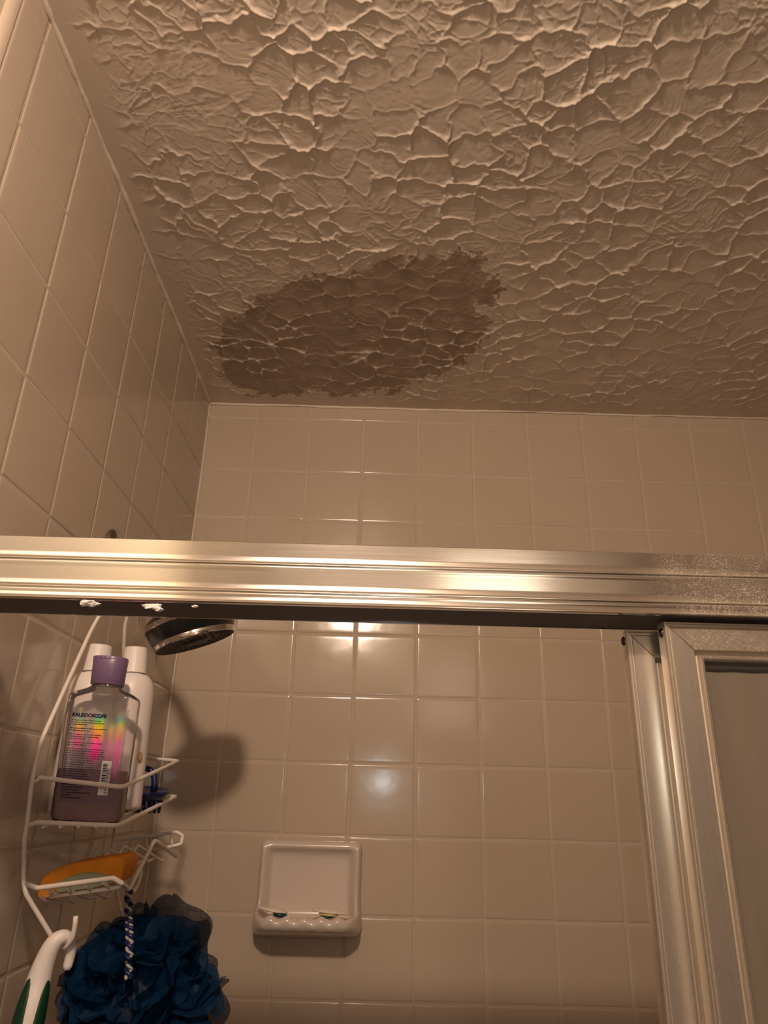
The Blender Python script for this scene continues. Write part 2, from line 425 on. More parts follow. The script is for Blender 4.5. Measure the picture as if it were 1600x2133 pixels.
# ------------------------------------------------------------------ ceiling: hand-textured plaster, real relief
STAIN = [(170,460),(230,400),(300,350),(420,290),(540,240),(600,195),(660,185),(720,215),(800,185),(870,190),(900,150),(1000,140),(1080,120),
         (1160,118),(1250,108),(1350,92),(1410,140),(1420,215),(1480,270),(1482,318),(1400,328),(1345,345),(1385,398),(1445,410),(1430,480),(1380,530),
         (1340,575),(1260,625),(1200,682),(1130,660),(1085,690),(1040,740),(900,748),(850,742),(800,772),(700,768),(600,742),(560,760),(440,768),
         (350,762),(280,740),(220,700),(170,650),(190,600),(140,530),(160,500)]
STAIN = [at(380 + x * 0.45, 480 + y * 0.45, Z=H) for x, y in STAIN]
def ceiling_mesh():
    x0, x1, y0, y1, st = 0.0, 1.28, -1.0, 0.0, 0.00115
    nx, ny = int((x1 - x0) / st) + 1, int((y1 - y0) / st) + 1
    X, Y = np.meshgrid(np.linspace(x0, x1, nx), np.linspace(y0, y1, ny))
    rs = np.random.RandomState(5)
    def vnoise(X, Y, s, seed):
        g = np.random.RandomState(seed).rand(256, 256)
        u, v = X * s + 37.0, Y * s + 91.0
        i, j = np.floor(u).astype(int), np.floor(v).astype(int); fu, fv = u - i, v - j
        fu = fu * fu * (3 - 2 * fu); fv = fv * fv * (3 - 2 * fv); i &= 255; j &= 255; i1 = (i + 1) & 255; j1 = (j + 1) & 255
        return (g[j, i] * (1 - fu) + g[j, i1] * fu) * (1 - fv) + (g[j1, i] * (1 - fu) + g[j1, i1] * fu) * fv
    def fbm(X, Y, s, seed, o=4):
        r, a, t = 0, 0.5, 0
        for k in range(o): r = r + a * vnoise(X, Y, s * 2 ** k, seed + k); t += a; a *= 0.5
        return r / t
    def voro(X, Y, s, seed, jit=0.95):
        r = np.random.RandomState(seed); gx, gy = r.rand(128, 128), r.rand(128, 128); hv = r.rand(128, 128)
        u, v = X * s + 40.0, Y * s + 40.0; i, j = np.floor(u).astype(int), np.floor(v).astype(int)
        f1 = np.full(u.shape, 9.0); f2 = f1.copy(); f3 = f1.copy(); ang = np.zeros_like(u); px = np.zeros_like(u); py = np.zeros_like(u)
        for dj in (-1, 0, 1):
            for di in (-1, 0, 1):
                a, b = (i + di) & 127, (j + dj) & 127
                cx = i + di + 0.5 + (gx[b, a] - 0.5) * jit; cy = j + dj + 0.5 + (gy[b, a] - 0.5) * jit
                d = np.hypot(u - cx, v - cy)
                n1 = d < f1; n2 = (~n1) & (d < f2); n3 = (~n1) & (~n2) & (d < f3)
                f3 = np.where(n1 | n2, f2, np.where(n3, d, f3)); f2 = np.where(n1, f1, np.where(n2, d, f2)); f1 = np.where(n1, d, f1)
                ang = np.where(n1, hv[b, a], ang); px = np.where(n1, u - cx, px); py = np.where(n1, v - cy, py)
        return f1, f2, f3, ang, px, py
    wx = X + (fbm(X, Y, 22, 11) - .5) * 0.040 + (fbm(X, Y, 90, 31, 3) - .5) * 0.007
    wy = Y + (fbm(X, Y, 22, 21) - .5) * 0.040 + (fbm(X, Y, 90, 41, 3) - .5) * 0.007
    f1, f2, f3, ang, px, py = voro(wx, wy * 1.10, 24.0, 1)
    e = (f2 - f1); tri = (f3 - f1)
    amp = np.clip(fbm(X, Y, 16, 51, 3) * 2.6 - 0.55, 0.18, 1.35)
    h = 0.0019 * amp * np.exp(-(e / 0.060) ** 1.0)
    h += 0.0015 * np.exp(-(tri / 0.12) ** 1.6) * amp
    # each dab of plaster slopes a little towards one side, and has drag streaks
    a2 = ang * 6.283
    h += 0.0007 * (px * np.cos(a2) + py * np.sin(a2)) * np.clip(e * 3, 0, 1)
    g1, g2, g3, an2, qx, qy = voro(wx + 3.1, wy * 1.2 + 1.7, 50.0, 2)
    amp2 = np.clip(fbm(X, Y, 14, 61, 3) * 3.2 - 1.15, 0.0, 1.2)
    h += 0.0008 * amp2 * np.exp(-((g2 - g1) / 0.09) ** 1.0) * np.clip(0.35 + e * 2, 0, 1)
    th = fbm(X, Y, 5, 71, 2) * 6.283
    su, sv = X * np.cos(th) + Y * np.sin(th), -X * np.sin(th) + Y * np.cos(th)
    h += 0.0004 * (fbm(su * 0.35, sv * 2.2, 75, 81, 3) - .5) * 2 * np.clip(fbm(X, Y, 18, 91, 2) * 3 - 1, 0, 1)
    h += 0.00025 * (fbm(X, Y, 260, 95, 2) - .5)
    def ss(a, b, t): t = np.clip((t - a) / (b - a), 0, 1); return t * t * (3 - 2 * t)
    edge = ss(0.012, 0.055, X + (fbm(X, Y, 40, 101, 3) - .5) * 0.05) * ss(0.012, 0.05, -Y + (fbm(X, Y, 40, 111, 3) - .5) * 0.04)
    h = h * edge
    # stain: signed distance to a hand-drawn outline, frayed
    wxs = X + (fbm(X, Y, 60, 121, 4) - .5) * 0.05 + (fbm(X, Y, 190, 125, 3) - .5) * 0.022; wys = Y + (fbm(X, Y, 60, 131, 4) - .5) * 0.05 + (fbm(X, Y, 190, 135, 3) - .5) * 0.022
    P = np.array([(p.x, p.y) for p in STAIN]); inside = np.zeros(X.shape, bool); dist = np.full(X.shape, 9.0)
    sel = (X > P[:, 0].min() - .06) & (X < P[:, 0].max() + .06) & (Y > P[:, 1].min() - .06)
    xs, ys = wxs[sel], wys[sel]; ins = np.zeros(xs.shape, bool); dd = np.full(xs.shape, 9.0)
    for k in range(len(P)):
        (ax, ay), (bx, by) = P[k], P[(k + 1) % len(P)]
        cr_ = ((ay > ys) != (by > ys)) & (xs < (bx - ax) * (ys - ay) / (by - ay + 1e-12) + ax); ins ^= cr_
        t = np.clip(((xs - ax) * (bx - ax) + (ys - ay) * (by - ay)) / ((bx - ax) ** 2 + (by - ay) ** 2 + 1e-12), 0, 1)
        dd = np.minimum(dd, np.hypot(xs - ax - t * (bx - ax), ys - ay - t * (by - ay)))
    sd = np.where(ins, dd, -dd); m = np.zeros(X.shape)
    m[sel] = ss(-0.0015, 0.0025, sd)
    hn = h / 0.0020
    m *= 1 - 0.8 * ss(0.50, 0.9, hn + (fbm(X, Y, 70, 151, 3) - .5) * 0.9)
    m *= 0.62 + 0.65 * fbm(X, Y, 45, 161, 3)
    m = np.clip(m, 0, 1)
    co = np.stack([X, Y, H - h], -1).reshape(-1, 3)
    idx = np.arange(nx * ny).reshape(ny, nx)
    q = np.stack([idx[:-1, :-1], idx[1:, :-1], idx[1:, 1:], idx[:-1, 1:]], -1).reshape(-1, 4)
    me = bpy.data.meshes.new('ceiling')
    me.vertices.add(nx * ny); me.vertices.foreach_set('co', co.ravel())
    me.loops.add(q.size); me.loops.foreach_set('vertex_index', q.ravel().astype(np.int32))
    me.polygons.add(len(q)); me.polygons.foreach_set('loop_start', np.arange(0, q.size, 4, dtype=np.int32))
    me.polygons.foreach_set('loop_total', np.full(len(q), 4, dtype=np.int32))
    me.polygons.foreach_set('use_smooth', np.ones(len(q), bool))
    at_ = me.attributes.new('water_stain', 'FLOAT', 'POINT'); at_.data.foreach_set('value', m.ravel().astype(np.float32))
    me.update(); me.validate()
    return me
CEIL = mat('ceiling_plaster', (0.66, 0.56, 0.47), 0.42, spec=0.35)
at_n = N(CEIL, 'ShaderNodeAttribute'); at_n.attribute_name = 'water_stain'
v = coords(CEIL)
bc = mixc(CEIL, noise(CEIL, v, 5, 4), (0.63, 0.53, 0.44), (0.70, 0.60, 0.51))
L(CEIL, mixc(CEIL, at_n.outputs['Fac'], bc, (0.35, 0.265, 0.20)), BS(CEIL).inputs['Base Color'])
me = ceiling_mesh(); me.materials.append(CEIL)
ce = bpy.data.objects.new('ceiling', me); C.objects.link(ce); tag(ce, 'hand-textured plaster ceiling with brown water stain', kind='structure')
# rest of the ceiling and the slab above it, out of frame
mb = MB()
mb.box((-0.1, -2.5, H + 0.0005), (W + 0.1, 0.1, H + 0.08))
o = mb.build('ceiling', CEIL, smooth=False); tag(o, kind='structure')

# caulk lines
def bead(name, a, b, r, seed):
    a, b = Vector(a), Vector(b); k = int((b - a).length / 0.012); rnd = random.Random(seed); rr, pp = [], []
    jx = 0
    for i in range(k + 1):
        jx = jx * 0.7 + rnd.uniform(-.0006, .0006); rr.append(r * (1 + rnd.uniform(-.15, .2) + jx * 200)); pp.append(a.lerp(b, i / k) + Vector((jx, jx, -jx)))
    mb = MB(); mb.tube(pp, rr, 8); o = mb.build(name, CAULK); tag(o, kind='structure'); return o
bead('trim_2', (0.0005, -0.805, H - 0.001), (0.0005, 0, H - 0.001), 0.0037, 1)
bead('trim_3', (0, -0.0005, H - 0.001), (W, -0.0005, H - 0.001), 0.0028, 2)
bead('trim_4', (0.0008, -0.0008, H), (0.0008, -0.0008, 0.6), 0.0022, 3)

# ------------------------------------------------------------------ bathtub below the frame
TUBM = mat('tub_enamel', (0.75, 0.70, 0.64), 0.2)
tub = empty('bathtub', (0.76, -0.37, 0.0), 'white enamel bathtub below the shower', 'bathtub')
mb = MB(); mb.box((0.004, -0.745, 0.002), (W - 0.004, -0.70, 0.50)); mb.box((0.004, -0.70, 0.002), (0.07, -0.006, 0.50)); mb.box((W - 0.07, -0.70, 0.002), (W - 0.004, -0.006, 0.50))
mb.box((0.07, -0.06, 0.002), (W - 0.07, -0.006, 0.50)); mb.box((0.07, -0.70, 0.10), (W - 0.07, -0.06, 0.14))
bevel(mb.build('basin', TUBM, tub), 0.006)

# ------------------------------------------------------------------ shower door header
YF, ZT, ZB = -0.745, H - 0.5530, H - 0.6035
hd = empty('shower_door_header', (0.76, -0.72, ZB), 'long silver aluminium header rail crossing the whole frame above the shower opening', 'shower rail')
def arc(cx, cz, r, a0, a1, n=5):
    return [(cx + r * math.cos(math.radians(a0 + (a1 - a0) * k / n)), cz + r * math.sin(math.radians(a0 + (a1 - a0) * k / n))) for k in range(n + 1)]
# profile: (out towards the room, z) going down the face; three stepped bands, each ending in a small rounded lip
hz = [0.0, 0.0179, 0.0397, 0.0489]
prof = [(-0.050, 0.0), (-0.0005, 0.0), (0.0, -0.0005)]
step = [0.0, 0.0022, 0.0042]
for k in range(3):
    zt, zb = -hz[k], -hz[k + 1]; s0 = step[k]
    if k > 0:   # small convex roll at the head of the band
        prof += [(s0 - 0.0008, zt - 0.0004), (s0 + 0.0001, zt - 0.0011), (s0 + 0.0004, zt - 0.0022), (s0 + 0.0002, zt - 0.0040), (s0, zt - 0.0055), (s0, zt - 0.0059), (s0, zt - 0.0066)]
    else: prof += [(s0, zt - 0.0010), (s0, zt - 0.0016)]
    prof += [(s0, zb + 0.0070), (s0, zb + 0.0066), (s0, zb + 0.0062), (s0 + 0.00012, zb + 0.0052), (s0 + 0.00030, zb + 0.0041), (s0 + 0.00053, zb + 0.0028), (s0 + 0.00085, zb + 0.0018), (s0 + 0.0017, zb + 0.0012), (s0 + 0.0026, zb + 0.0006), (s0 + 0.0026, zb + 0.0002), (s0 + 0.0020, zb)]
    if k < 2: prof += [(s0 + 0.0008, zb - 0.0000)]
prof += [(0.0, prof[-1][1]), (0.0, prof[-1][1] + 0.003)]
vs = []; xs = [0.003, W - 0.003]
NS = 60
for i in range(NS + 1):
    x = xs[0] + (xs[1] - xs[0]) * i / NS
    for (p, z) in prof: vs.append((x, YF + 0.005 - p, ZT + z))
n = len(prof); fs = [(i * n + j, i * n + j + 1, (i + 1) * n + j + 1, (i + 1) * n + j) for i in range(NS) for j in range(n - 1)]
fs = [f[::-1] for f in fs]
o = mesh_obj('face_extrusion', rel(hd, vs), fs, ALU, hd); edge_split(o, 40)
# under channel: dark inside, with thin lips
mb = MB()
mb.box((0.003, YF + 0.0065, ZB + 0.0012), (W - 0.003, -0.6985, ZB + 0.007))
mb.build('track_channel', DARKMET, hd, smooth=False)
mb = MB(); mb.box((0.003, -0.6985, ZB + 0.0006), (W - 0.003, -0.6965, ZT)); mb.build('back_plate', CHROME, hd, smooth=False)
# crumbs of old caulk on the lower lip
rnd = random.Random(4)
for (cx, cy, sz) in ((183, 1257, 13), (203, 1258, 6), (323, 1264, 15), (330, 1270, 7), (405, 1263, 5), (300, 1262, 4)):
    c0 = at(cx, cy, Y=YF - 0.0035); s = sz * 0.00034
    mb = MB(); bmx = bmesh.new(); bmesh.ops.create_icosphere(bmx, subdivisions=2, radius=1.0)
    for vv in bmx.verts:
        k = 1 + rnd.uniform(-.45, .45); vv.co = Vector((vv.co.x * s * k * 1.2, vv.co.y * 0.0022 * k, vv.co.z * s * 0.5 * k)) + c0
    mb.add([vv.co for vv in bmx.verts], [[q.index for q in f.verts] for f in bmx.faces]); bmx.free()
    cb = mb.build('caulk_crumb', WPLAS, hd, smooth=False); cb['label'] = 'cream crumb of old caulk'

# ------------------------------------------------------------------ sliding panels
def panel(name, x0, x1, zt, zb, yf, label):
    root = empty(name, ((x0 + x1) / 2, yf, zb), label, 'shower door', 'framed sliding shower door panels')
    th = 0.0125
    # (distance in from the outer edge, depth behind the front plane)
    pr = [(0, th), (0, 0.0009), (0.0004, 0.0001), (0.0013, 0.0001), (0.0016, 0.0009), (0.0020, 0.0002), (0.0034, 0.0002), (0.0038, 0.0018), (0.0044, 0.0018), (0.0047, 0.0006), (0.0050, 0.0008), (0.0053, 0.0008),
          (0.0110, 0.0008), (0.0150, 0.0008), (0.0198, 0.0008), (0.0200, 0.0008), (0.0203, 0.0052), (0.0232, 0.0052), (0.0236, 0.0026), (0.0246, 0.0008), (0.0262, 0.0010), (0.0276, 0.0034), (0.0280, 0.0070), (0.0280, th), (0, th)]
    cor = [((x0, zt), (1, -1)), ((x1, zt), (-1, -1)), ((x1, zb), (-1, 1)), ((x0, zb), (1, 1))]
    seg = [('top_rail', 0, 1, RAIL), ('stile', 1, 2, STILE), ('bottom_rail', 2, 3, RAIL), ('stile', 3, 0, STILE)]
    for nm, a, b2, mm in seg:
        vs = []
        for (c0, d0) in (cor[a], cor[b2]):
            for (u, dd) in pr:
                vs.append((c0[0] + d0[0] * u, yf + dd, c0[1] + d0[1] * u))
        k = len(pr); fs = [(i, i + 1, k + i + 1, k + i)[::-1] for i in range(k - 1)]
        o = mesh_obj(nm, rel(root, vs), fs, mm, root); edge_split(o, 30)
    mb = MB(); mb.box((x0 + 0.026, yf + 0.0072, zb + 0.026), (x1 - 0.026, yf + 0.0108, zt - 0.026))
    mb.build('glass_pane', GLASS, root, smooth=False)
    # dark strip under the top rail: gasket, with the rail shadow painted in
    vs = []; fs = []; n = 60; rnd = random.Random(7); jj = 0
    for i in range(n + 1):
        x = x0 + 0.026 + (x1 - x0 - 0.052) * i / n; jj = jj * .6 + rnd.uniform(-.0008, .0008)
        vs += [(x, yf + 0.0062, zt - 0.0265), (x, yf + 0.0062, zt - 0.0335 + jj), (x, yf + 0.0075, zt - 0.0265), (x, yf + 0.0075, zt - 0.0335 + jj)]
    for i in range(n):
        a = i * 4; fs += [(a, a + 1, a + 5, a + 4), (a + 1, a + 3, a + 7, a + 5), (a + 3, a + 2, a + 6, a + 7)]
    mesh_obj('gasket_shadow_strip', rel(root, vs), fs, DARKMET, root)
    mb = MB(); mb.tube([(x0 + 0.0048, yf + 0.0008, zt - 0.0048), (x0 + 0.0198, yf + 0.0008, zt - 0.0198)], 0.00028, 6); mb.build('mitre_seam', DARKMET, root)
    # screw on the side face
    mb = MB(); mb.lathe([(0.0, 0.0016), (0.0016, 0.0016), (0.0030, 0.0010), (0.0036, 0.0), (0.0036, -0.002)], (x0, yf + 0.0066, zt - 0.0072), (-1, 0, 0), 20)
    mb.box((x0 - 0.0017, yf + 0.0062, zt - 0.0094), (x0 - 0.0012, yf + 0.0070, zt - 0.0050))
    mb.build('screw', SCREW, root)
    return root
YO, YI = -0.7375, -0.7165
pO = at(1383, 1302, Y=YO); pI = at(1303, 1309, Y=YI)
panel('sliding_shower_door', pO.x, pO.x + 0.76, H - 0.6052, 0.56, YO, 'outer sliding panel at right with brushed tan frame nearest the camera')
panel('sliding_shower_door', pI.x, pI.x + 0.76, H - 0.6075, 0.56, YI, 'inner sliding panel whose silver stile edges the open gap')
mb = MB(); 
for (y0_, y1_) in ((YO - 0.004, YO - 0.002), (-0.7205, -0.7185), (-0.700, -0.698)): mb.box((0.006, y0_, 0.502), (W - 0.006, y1_, 0.556))
mb.box((0.006, YO - 0.004, 0.502), (W - 0.006, -0.698, 0.512)); o = mb.build('door_sill_track', STILE, smooth=False)
tag(o, 'aluminium sill track on the bathtub rim under the sliding panels', 'track')

# ------------------------------------------------------------------ soap dish
ds = empty('soap_dish', (0.255, 0.0, H - 0.93), 'cream ceramic soap dish set in the back wall tiles', 'soap dish')
def rrect(w2, h2, r, n=6):
    out = []
    for cx, cz, a0 in ((w2 - r, h2 - r, 0), (-w2 + r, h2 - r, 90), (-w2 + r, -h2 + r, 180), (w2 - r, -h2 + r, 270)):
        for k in range(n + 1):
            a = math.radians(a0 + 90 * k / n); out.append((cx + r * math.cos(a), cz + r * math.sin(a)))
    return out
def dish():
    # height field y(x,z) over a rounded rectangle: rim, recess, projecting tray with scalloped lip
    xc, zc, w2, h2 = 0.2560, H - 0.8605, 0.0805, 0.0665
    nx, nz = 110, 100
    out_v, out_f = [], []
    zb_, zt_ = -h2, h2
    def sm(a, b, t): t = min(1, max(0, (t - a) / (b - a))); return t * t * (3 - 2 * t)
    for j in range(nz + 1):
        for i in range(nx + 1):
            u, v_ = -1 + 2 * i / nx, -1 + 2 * j / nz
            # squircle mapping gives rounded corners
            e = 9.0
            k = (max(abs(u), abs(v_)) / ((abs(u) ** e + abs(v_) ** e) ** (1 / e))) if (u or v_) else 1
            x, z = u * k * w2, v_ * k * h2
            d = min(w2 - abs(x), h2 - abs(z)) ; rad = max(abs(u), abs(v_)); dd = (1 - rad) * min(w2, h2)
            y = 0.0155 * math.sqrt(max(0, 1 - (1 - min(1, dd / 0.010)) ** 2))      # rounded rim
            # recess
            rx = sm(0.0, 0.016, w2 - 0.010 - abs(x)); rz = sm(0.0, 0.018, h2 - 0.011 - z) * sm(0.0, 0.006, z + h2 - 0.020)
            y -= 0.0145 * rx * rz
            # tray lip: bottom band bulges out
            t = z + h2
            lip = math.exp(-((t - 0.010) / 0.0115) ** 2) * sm(0, 0.014, dd + 0.002) 
            y += 0.042 * lip * (0.94 + 0.06 * math.cos(x * 230))
            out_v.append((xc + x, -y - 0.0002, zc + z + 0.010 * lip * 0))
    for j in range(nz):
        for i in range(nx):
            a = j * (nx + 1) + i; out_f.append((a, a + 1, a + nx + 2, a + nx + 1))
    return out_v, out_f
def dish2():
    """closed cross-section lofted along X: back plate, recess, shelf and lip"""
    xc, zc, w2, h2 = 0.2555, H - 0.8600, 0.0800, 0.0660
    def sm(a, b, t): t = min(1, max(0, (t - a) / (b - a))); return t * t * (3 - 2 * t)
    # section in (y out, z) from top back edge round to bottom back edge; centre section
    cen = [(0, .066), (.007, .0655), (.0125, .062), (.0140, .058), (.0125, .0545), (.0075, .051), (.0035, .046), (.0022, .038), (.0020, .02), (.0020, -.01), (.0022, -.030),
           (.0032, -.037), (.0070, -.0405), (.014, -.0425), (.024, -.0440), (.034, -.0450), (.041, -.0440), (.0455, -.0415), (.050, -.0405), (.0545, -.0425), (.0570, -.0470), (.0570, -.0530),
           (.0545, -.0580), (.049, -.0615), (.040, -.0640), (.025, -.0655), (.010, -.0660), (0, -.0660)]
    end = [(0, .066), (.007, .0655), (.0125, .062), (.0150, .058), (.0160, .0545), (.0165, .051), (.0168, .046), (.0170, .038), (.0172, .02), (.0180, -.01), (.0215, -.022),
           (.0250, -.028), (.0290, -.032), (.033, -.035), (.037, -.0375), (.041, -.0395), (.044, -.0400), (.0470, -.0405), (.050, -.0415), (.0530, -.0440), (.0545, -.0480), (.0545, -.0530),
           (.0525, -.0580), (.047, -.0615), (.040, -.0640), (.025, -.0655), (.010, -.0660), (0, -.0660)]
    nx = 90; vs, fs = [], []; n = len(cen)
    for i in range(nx + 1):
        s = -math.cos(math.pi * i / nx); x = s * w2; d = w2 - abs(x); flare = s * 0.0030
        f = sm(0.006, 0.022, d)                       # 0 at ends, 1 inside the recess
        rnd_ = math.sqrt(max(0.0, 1 - (1 - min(1, d / 0.0075)) ** 2))
        for j in range(n):
            y = end[j][0] * (1 - f) + cen[j][0] * f; z = end[j][1] * (1 - f) + cen[j][1] * f
            if 17 <= j <= 21: z += 0.0022 * f * math.cos(x * 260) ; 
            # rounded corners of the outline
            rc_ = 0.012 if z > 0 else 0.019; dz = min(abs(0.066 - z), abs(z + 0.066))
            lim = 1.0
            z += 0.011 * sm(0.012, 0.07, y) if z < -0.03 else 0.0
            if d < rc_:
                zz = rc_ - math.sqrt(max(0, rc_ * rc_ - (rc_ - d) ** 2)); z = max(-0.066 + zz, min(0.066 - zz, z))
            if y > 0.018:
                y = 0.018 + (y - 0.018) * 1.52 * math.sqrt(max(0.0, 1 - (1 - min(1, d / 0.034)) ** 2))
            vs.append((xc + x + flare * sm(0.01, 0.05, -z) , -(y * rnd_) - 0.0003, zc + z))
    for i in range(nx):
        for j in range(n - 1): fs.append((i * n + j, i * n + j + 1, (i + 1) * n + j + 1, (i + 1) * n + j))
    return vs, fs
vs, fs = dish2()
o = mesh_obj('dish_body', rel(ds, vs), fs, CERAMIC, ds)
md = o.modifiers.new('s', 'SUBSURF'); md.levels = 1; md.render_levels = 1
# soap slivers lying on the dish
def sliver(name, cx, cy, ln, wd, th, ang, color, label, Y=-0.030):
    c0 = at(cx, cy, Y=Y); c0.z += 0.002
    bmx = bmesh.new(); bmesh.ops.create_uvsphere(bmx, u_segments=24, v_segments=12, radius=1.0)
    mt = Matrix.Rotation(ang, 3, 'Y')
    vs = [mt @ Vector((q.co.x * ln, q.co.y * wd, math.copysign(abs(q.co.z) ** 0.6, q.co.z) * th)) for q in bmx.verts]
    fs = [[q.index for q in f.verts] for f in bmx.faces]; bmx.free()
    o = mesh_obj(name, vs, fs, color, None); o.location = c0; tag(o, label, 'soap'); return o
SOAPW = mat('soap_white', (0.80, 0.70, 0.58), 0.4)
SOAPT = mat('soap_teal', (0.006, 0.04, 0.045), 0.35)
SOAPY = mat('soap_yellow', (0.66, 0.55, 0.25), 0.4)
sliver('soap_sliver', 567, 1898, .0235, .014, .0026, math.radians(9), SOAPW, 'thin white soap sliver at the left end of the soap dish', -0.040)
sliver('soap_sliver', 583, 1908, .0105, .010, .0036, math.radians(6), SOAPT, 'small dark teal soap bit under the left white sliver', -0.044)
sliver('soap_sliver', 690, 1902, .0290, .014, .0026, math.radians(4), SOAPW, 'long white soap sliver at the right end of the soap dish', -0.040)
sliver('soap_sliver', 684, 1908, .0150, .011, .0022, math.radians(2), SOAPY, 'yellowish soap sliver beneath the right white sliver', -0.044)
sliver('soap_sliver', 681, 1912, .0100, .010, .0026, math.radians(0), SOAPT, 'small dark soap bit under the yellowish sliver', -0.046)

# ------------------------------------------------------------------ shower arm and head
sh = empty('shower_fixture', (0.0, -0.36, H - 0.435), 'black and chrome shower head on an arm from the left wall', 'shower head')
mb = MB(); mb.lathe([(0.0, 0.012), (0.013, 0.012), (0.022, 0.009), (0.030, 0.003), (0.031, 0.0)], (0.0006, -0.362, H - 0.440), (1, 0, 0)); mb.build('wall_flange', CHROME, sh)
nf = Vector((0.335, 0.10, -0.935)).normalized()
hc = at(407, 1338, Y=-0.362)
tip = hc - nf * 0.047
mb = MB(); mb.tube(catmull([(0.002, -0.362, H - 0.440), (0.035, -0.362, H - 0.4385), (0.062, -0.362, H - 0.445), (0.080, -0.362, H - 0.462), tip + Vector((-.004, 0, .010)), tip], 6), 0.0085, 14)
mb.build('shower_arm', mat('arm_metal', (0.30, 0.26, 0.22), 0.25, 1.0), sh)
prof = [(0.012, -0.066), (0.014, -0.056), (0.022, -0.052), (0.036, -0.046), (0.048, -0.039), (0.0540, -0.0340), (0.0560, -0.0310), (0.0565, -0.0265), (0.0560, -0.0245), (0.0550, -0.0220), (0.0510, -0.0080), (0.0500, -0.0070),
        (0.0505, -0.0060), (0.0500, -0.0005), (0.0485, 0.0004)]
mb = MB(); mb.lathe(prof, hc, nf, 64, mfun=lambda i: 1 if i in (6, 7, 11, 12, 13) else 0)
o = mb.build('head_body', None, sh, mats=[BLACKP, CHROME]); edge_split(o, 35)
mb = MB(); mb.lathe([(0.0486, 0.0002), (0.046, -0.0006), (0.030, -0.0010), (0.018, -0.0012), (0.017, 0.0004), (0.0, 0.0006)], hc, nf, 48)
o = mb.build('spray_face', mat('dark_grey_face', (0.022, 0.018, 0.015), 0.5), sh)
ax = nf; a1 = (Vector((0, 1, 0)) - ax * ax.y).normalized(); a2 = ax.cross(a1)
mb = MB()
for (R_, k_) in ((0.0435, 40), (0.0385, 34), (0.0330, 20), (0.0240, 14)):
    for q in range(k_):
        a = 2 * math.pi * (q + 0.3 * (R_ < .04)) / k_; p = hc + (a1 * math.cos(a) + a2 * math.sin(a)) * R_
        mb.lathe([(0.0014, -0.001), (0.0012, 0.0010), (0.0, 0.0012)], p, nf, 6)
nz_ = mb.build('spray_nozzles', NOZZ, sh); nz_['kind'] = 'stuff'

# ------------------------------------------------------------------ shower caddy
Z = lambda d: H - d
cd = empty('shower_caddy', (0.012, -0.355, Z(0.88)), 'white vinyl wire caddy hanging on the shower arm against the left wall', 'shower caddy')
XW, XF, YN, YX = 0.014, 0.101, -0.487, -0.232
RW = 0.0023
def P_(x, y, d): return Vector((x, y, Z(d)))
# back frame: hook over the arm, shoulders, sides, V bottom
near = [P_(0.045, -0.352, 0.428), P_(0.034, -0.366, 0.452), at(200, 1290, X=0.018), at(84, 1547, X=XW), at(67, 1622, X=XW), at(56, 1716, X=XW), at(50, 1747, X=XW), at(49, 1836, X=XW), at(54, 1862, X=0.020), at(112, 1958, Y=-0.455), at(124, 1974, Y=-0.462), at(138, 1973, Y=-0.468), at(151, 1955, Y=-0.472), at(156, 1930, Y=-0.474), at(158, 1908, Y=-0.475)]
near[1] = near[0].lerp(near[2], 0.28)
mb = MB(); mb.tube(smooth_path(near, 0.3), RW, 10)
far = [near[0], P_(0.034, -0.335, 0.465), at(260, 1295, X=0.018), at(257, 1372, X=0.016), P_(XW, -0.228, 0.665), P_(XW, -0.224, 0.80), P_(0.020, -0.235, 0.822), P_(0.050, -0.262, 0.868), P_(0.066, -0.270, 0.872), P_(0.074, -0.272, 0.860)]
mb.tube(smooth_path(far, 0.3), RW, 10)
mb.build('back_frame', WHITEC, cd)
# bottle basket: top rail, bottom rail, floor wires
def corner(px, py, X_): return at(px, py, X=X_)
TN0, TN1, TF1 = at(67, 1634, X=XW), at(255, 1640, X=0.1015), at(371, 1585, X=0.087)
TF0 = at(300, 1578, Y=TF1.y)
BN0, BN1, BF1 = at(56, 1721, X=XW), at(245, 1720, X=0.1015), at(367, 1659, X=0.090)
TNa = at(84, 1620, Y=TN0.y); BNa = at(78, 1713, Y=BN0.y)
mb = MB(); mb.tube(smooth_path([TN0, TNa, TN1, TF1, TF0, Vector((XW, TF1.y, TF0.z))], 0.10), RW, 10); mb.build('basket_rail', WHITEC, cd)
mb = MB(); BF0 = Vector((XW, BF1.y, BF1.z + 0.002)); mb.tube(smooth_path([BN0, BNa, BN1, BF1, BF0], 0.08), RW, 10)
o = mb.build('basket_rail', WHITEC, cd)
for k, px in enumerate((92, 128, 165, 203)):
    a = at(px, 1719, Y=BN1.y) ; a.z -= 0.0016
    fx = (a.x - XW) / (BN1.x - XW); b2 = BF0.lerp(BF1, fx); b2.z -= 0.0016
    mb = MB(); mb.tube([a + Vector((0, -0.003, 0)), a.lerp(b2, 0.5), b2], 0.0014, 8); mb.build('floor_wire', WHITEC, cd)
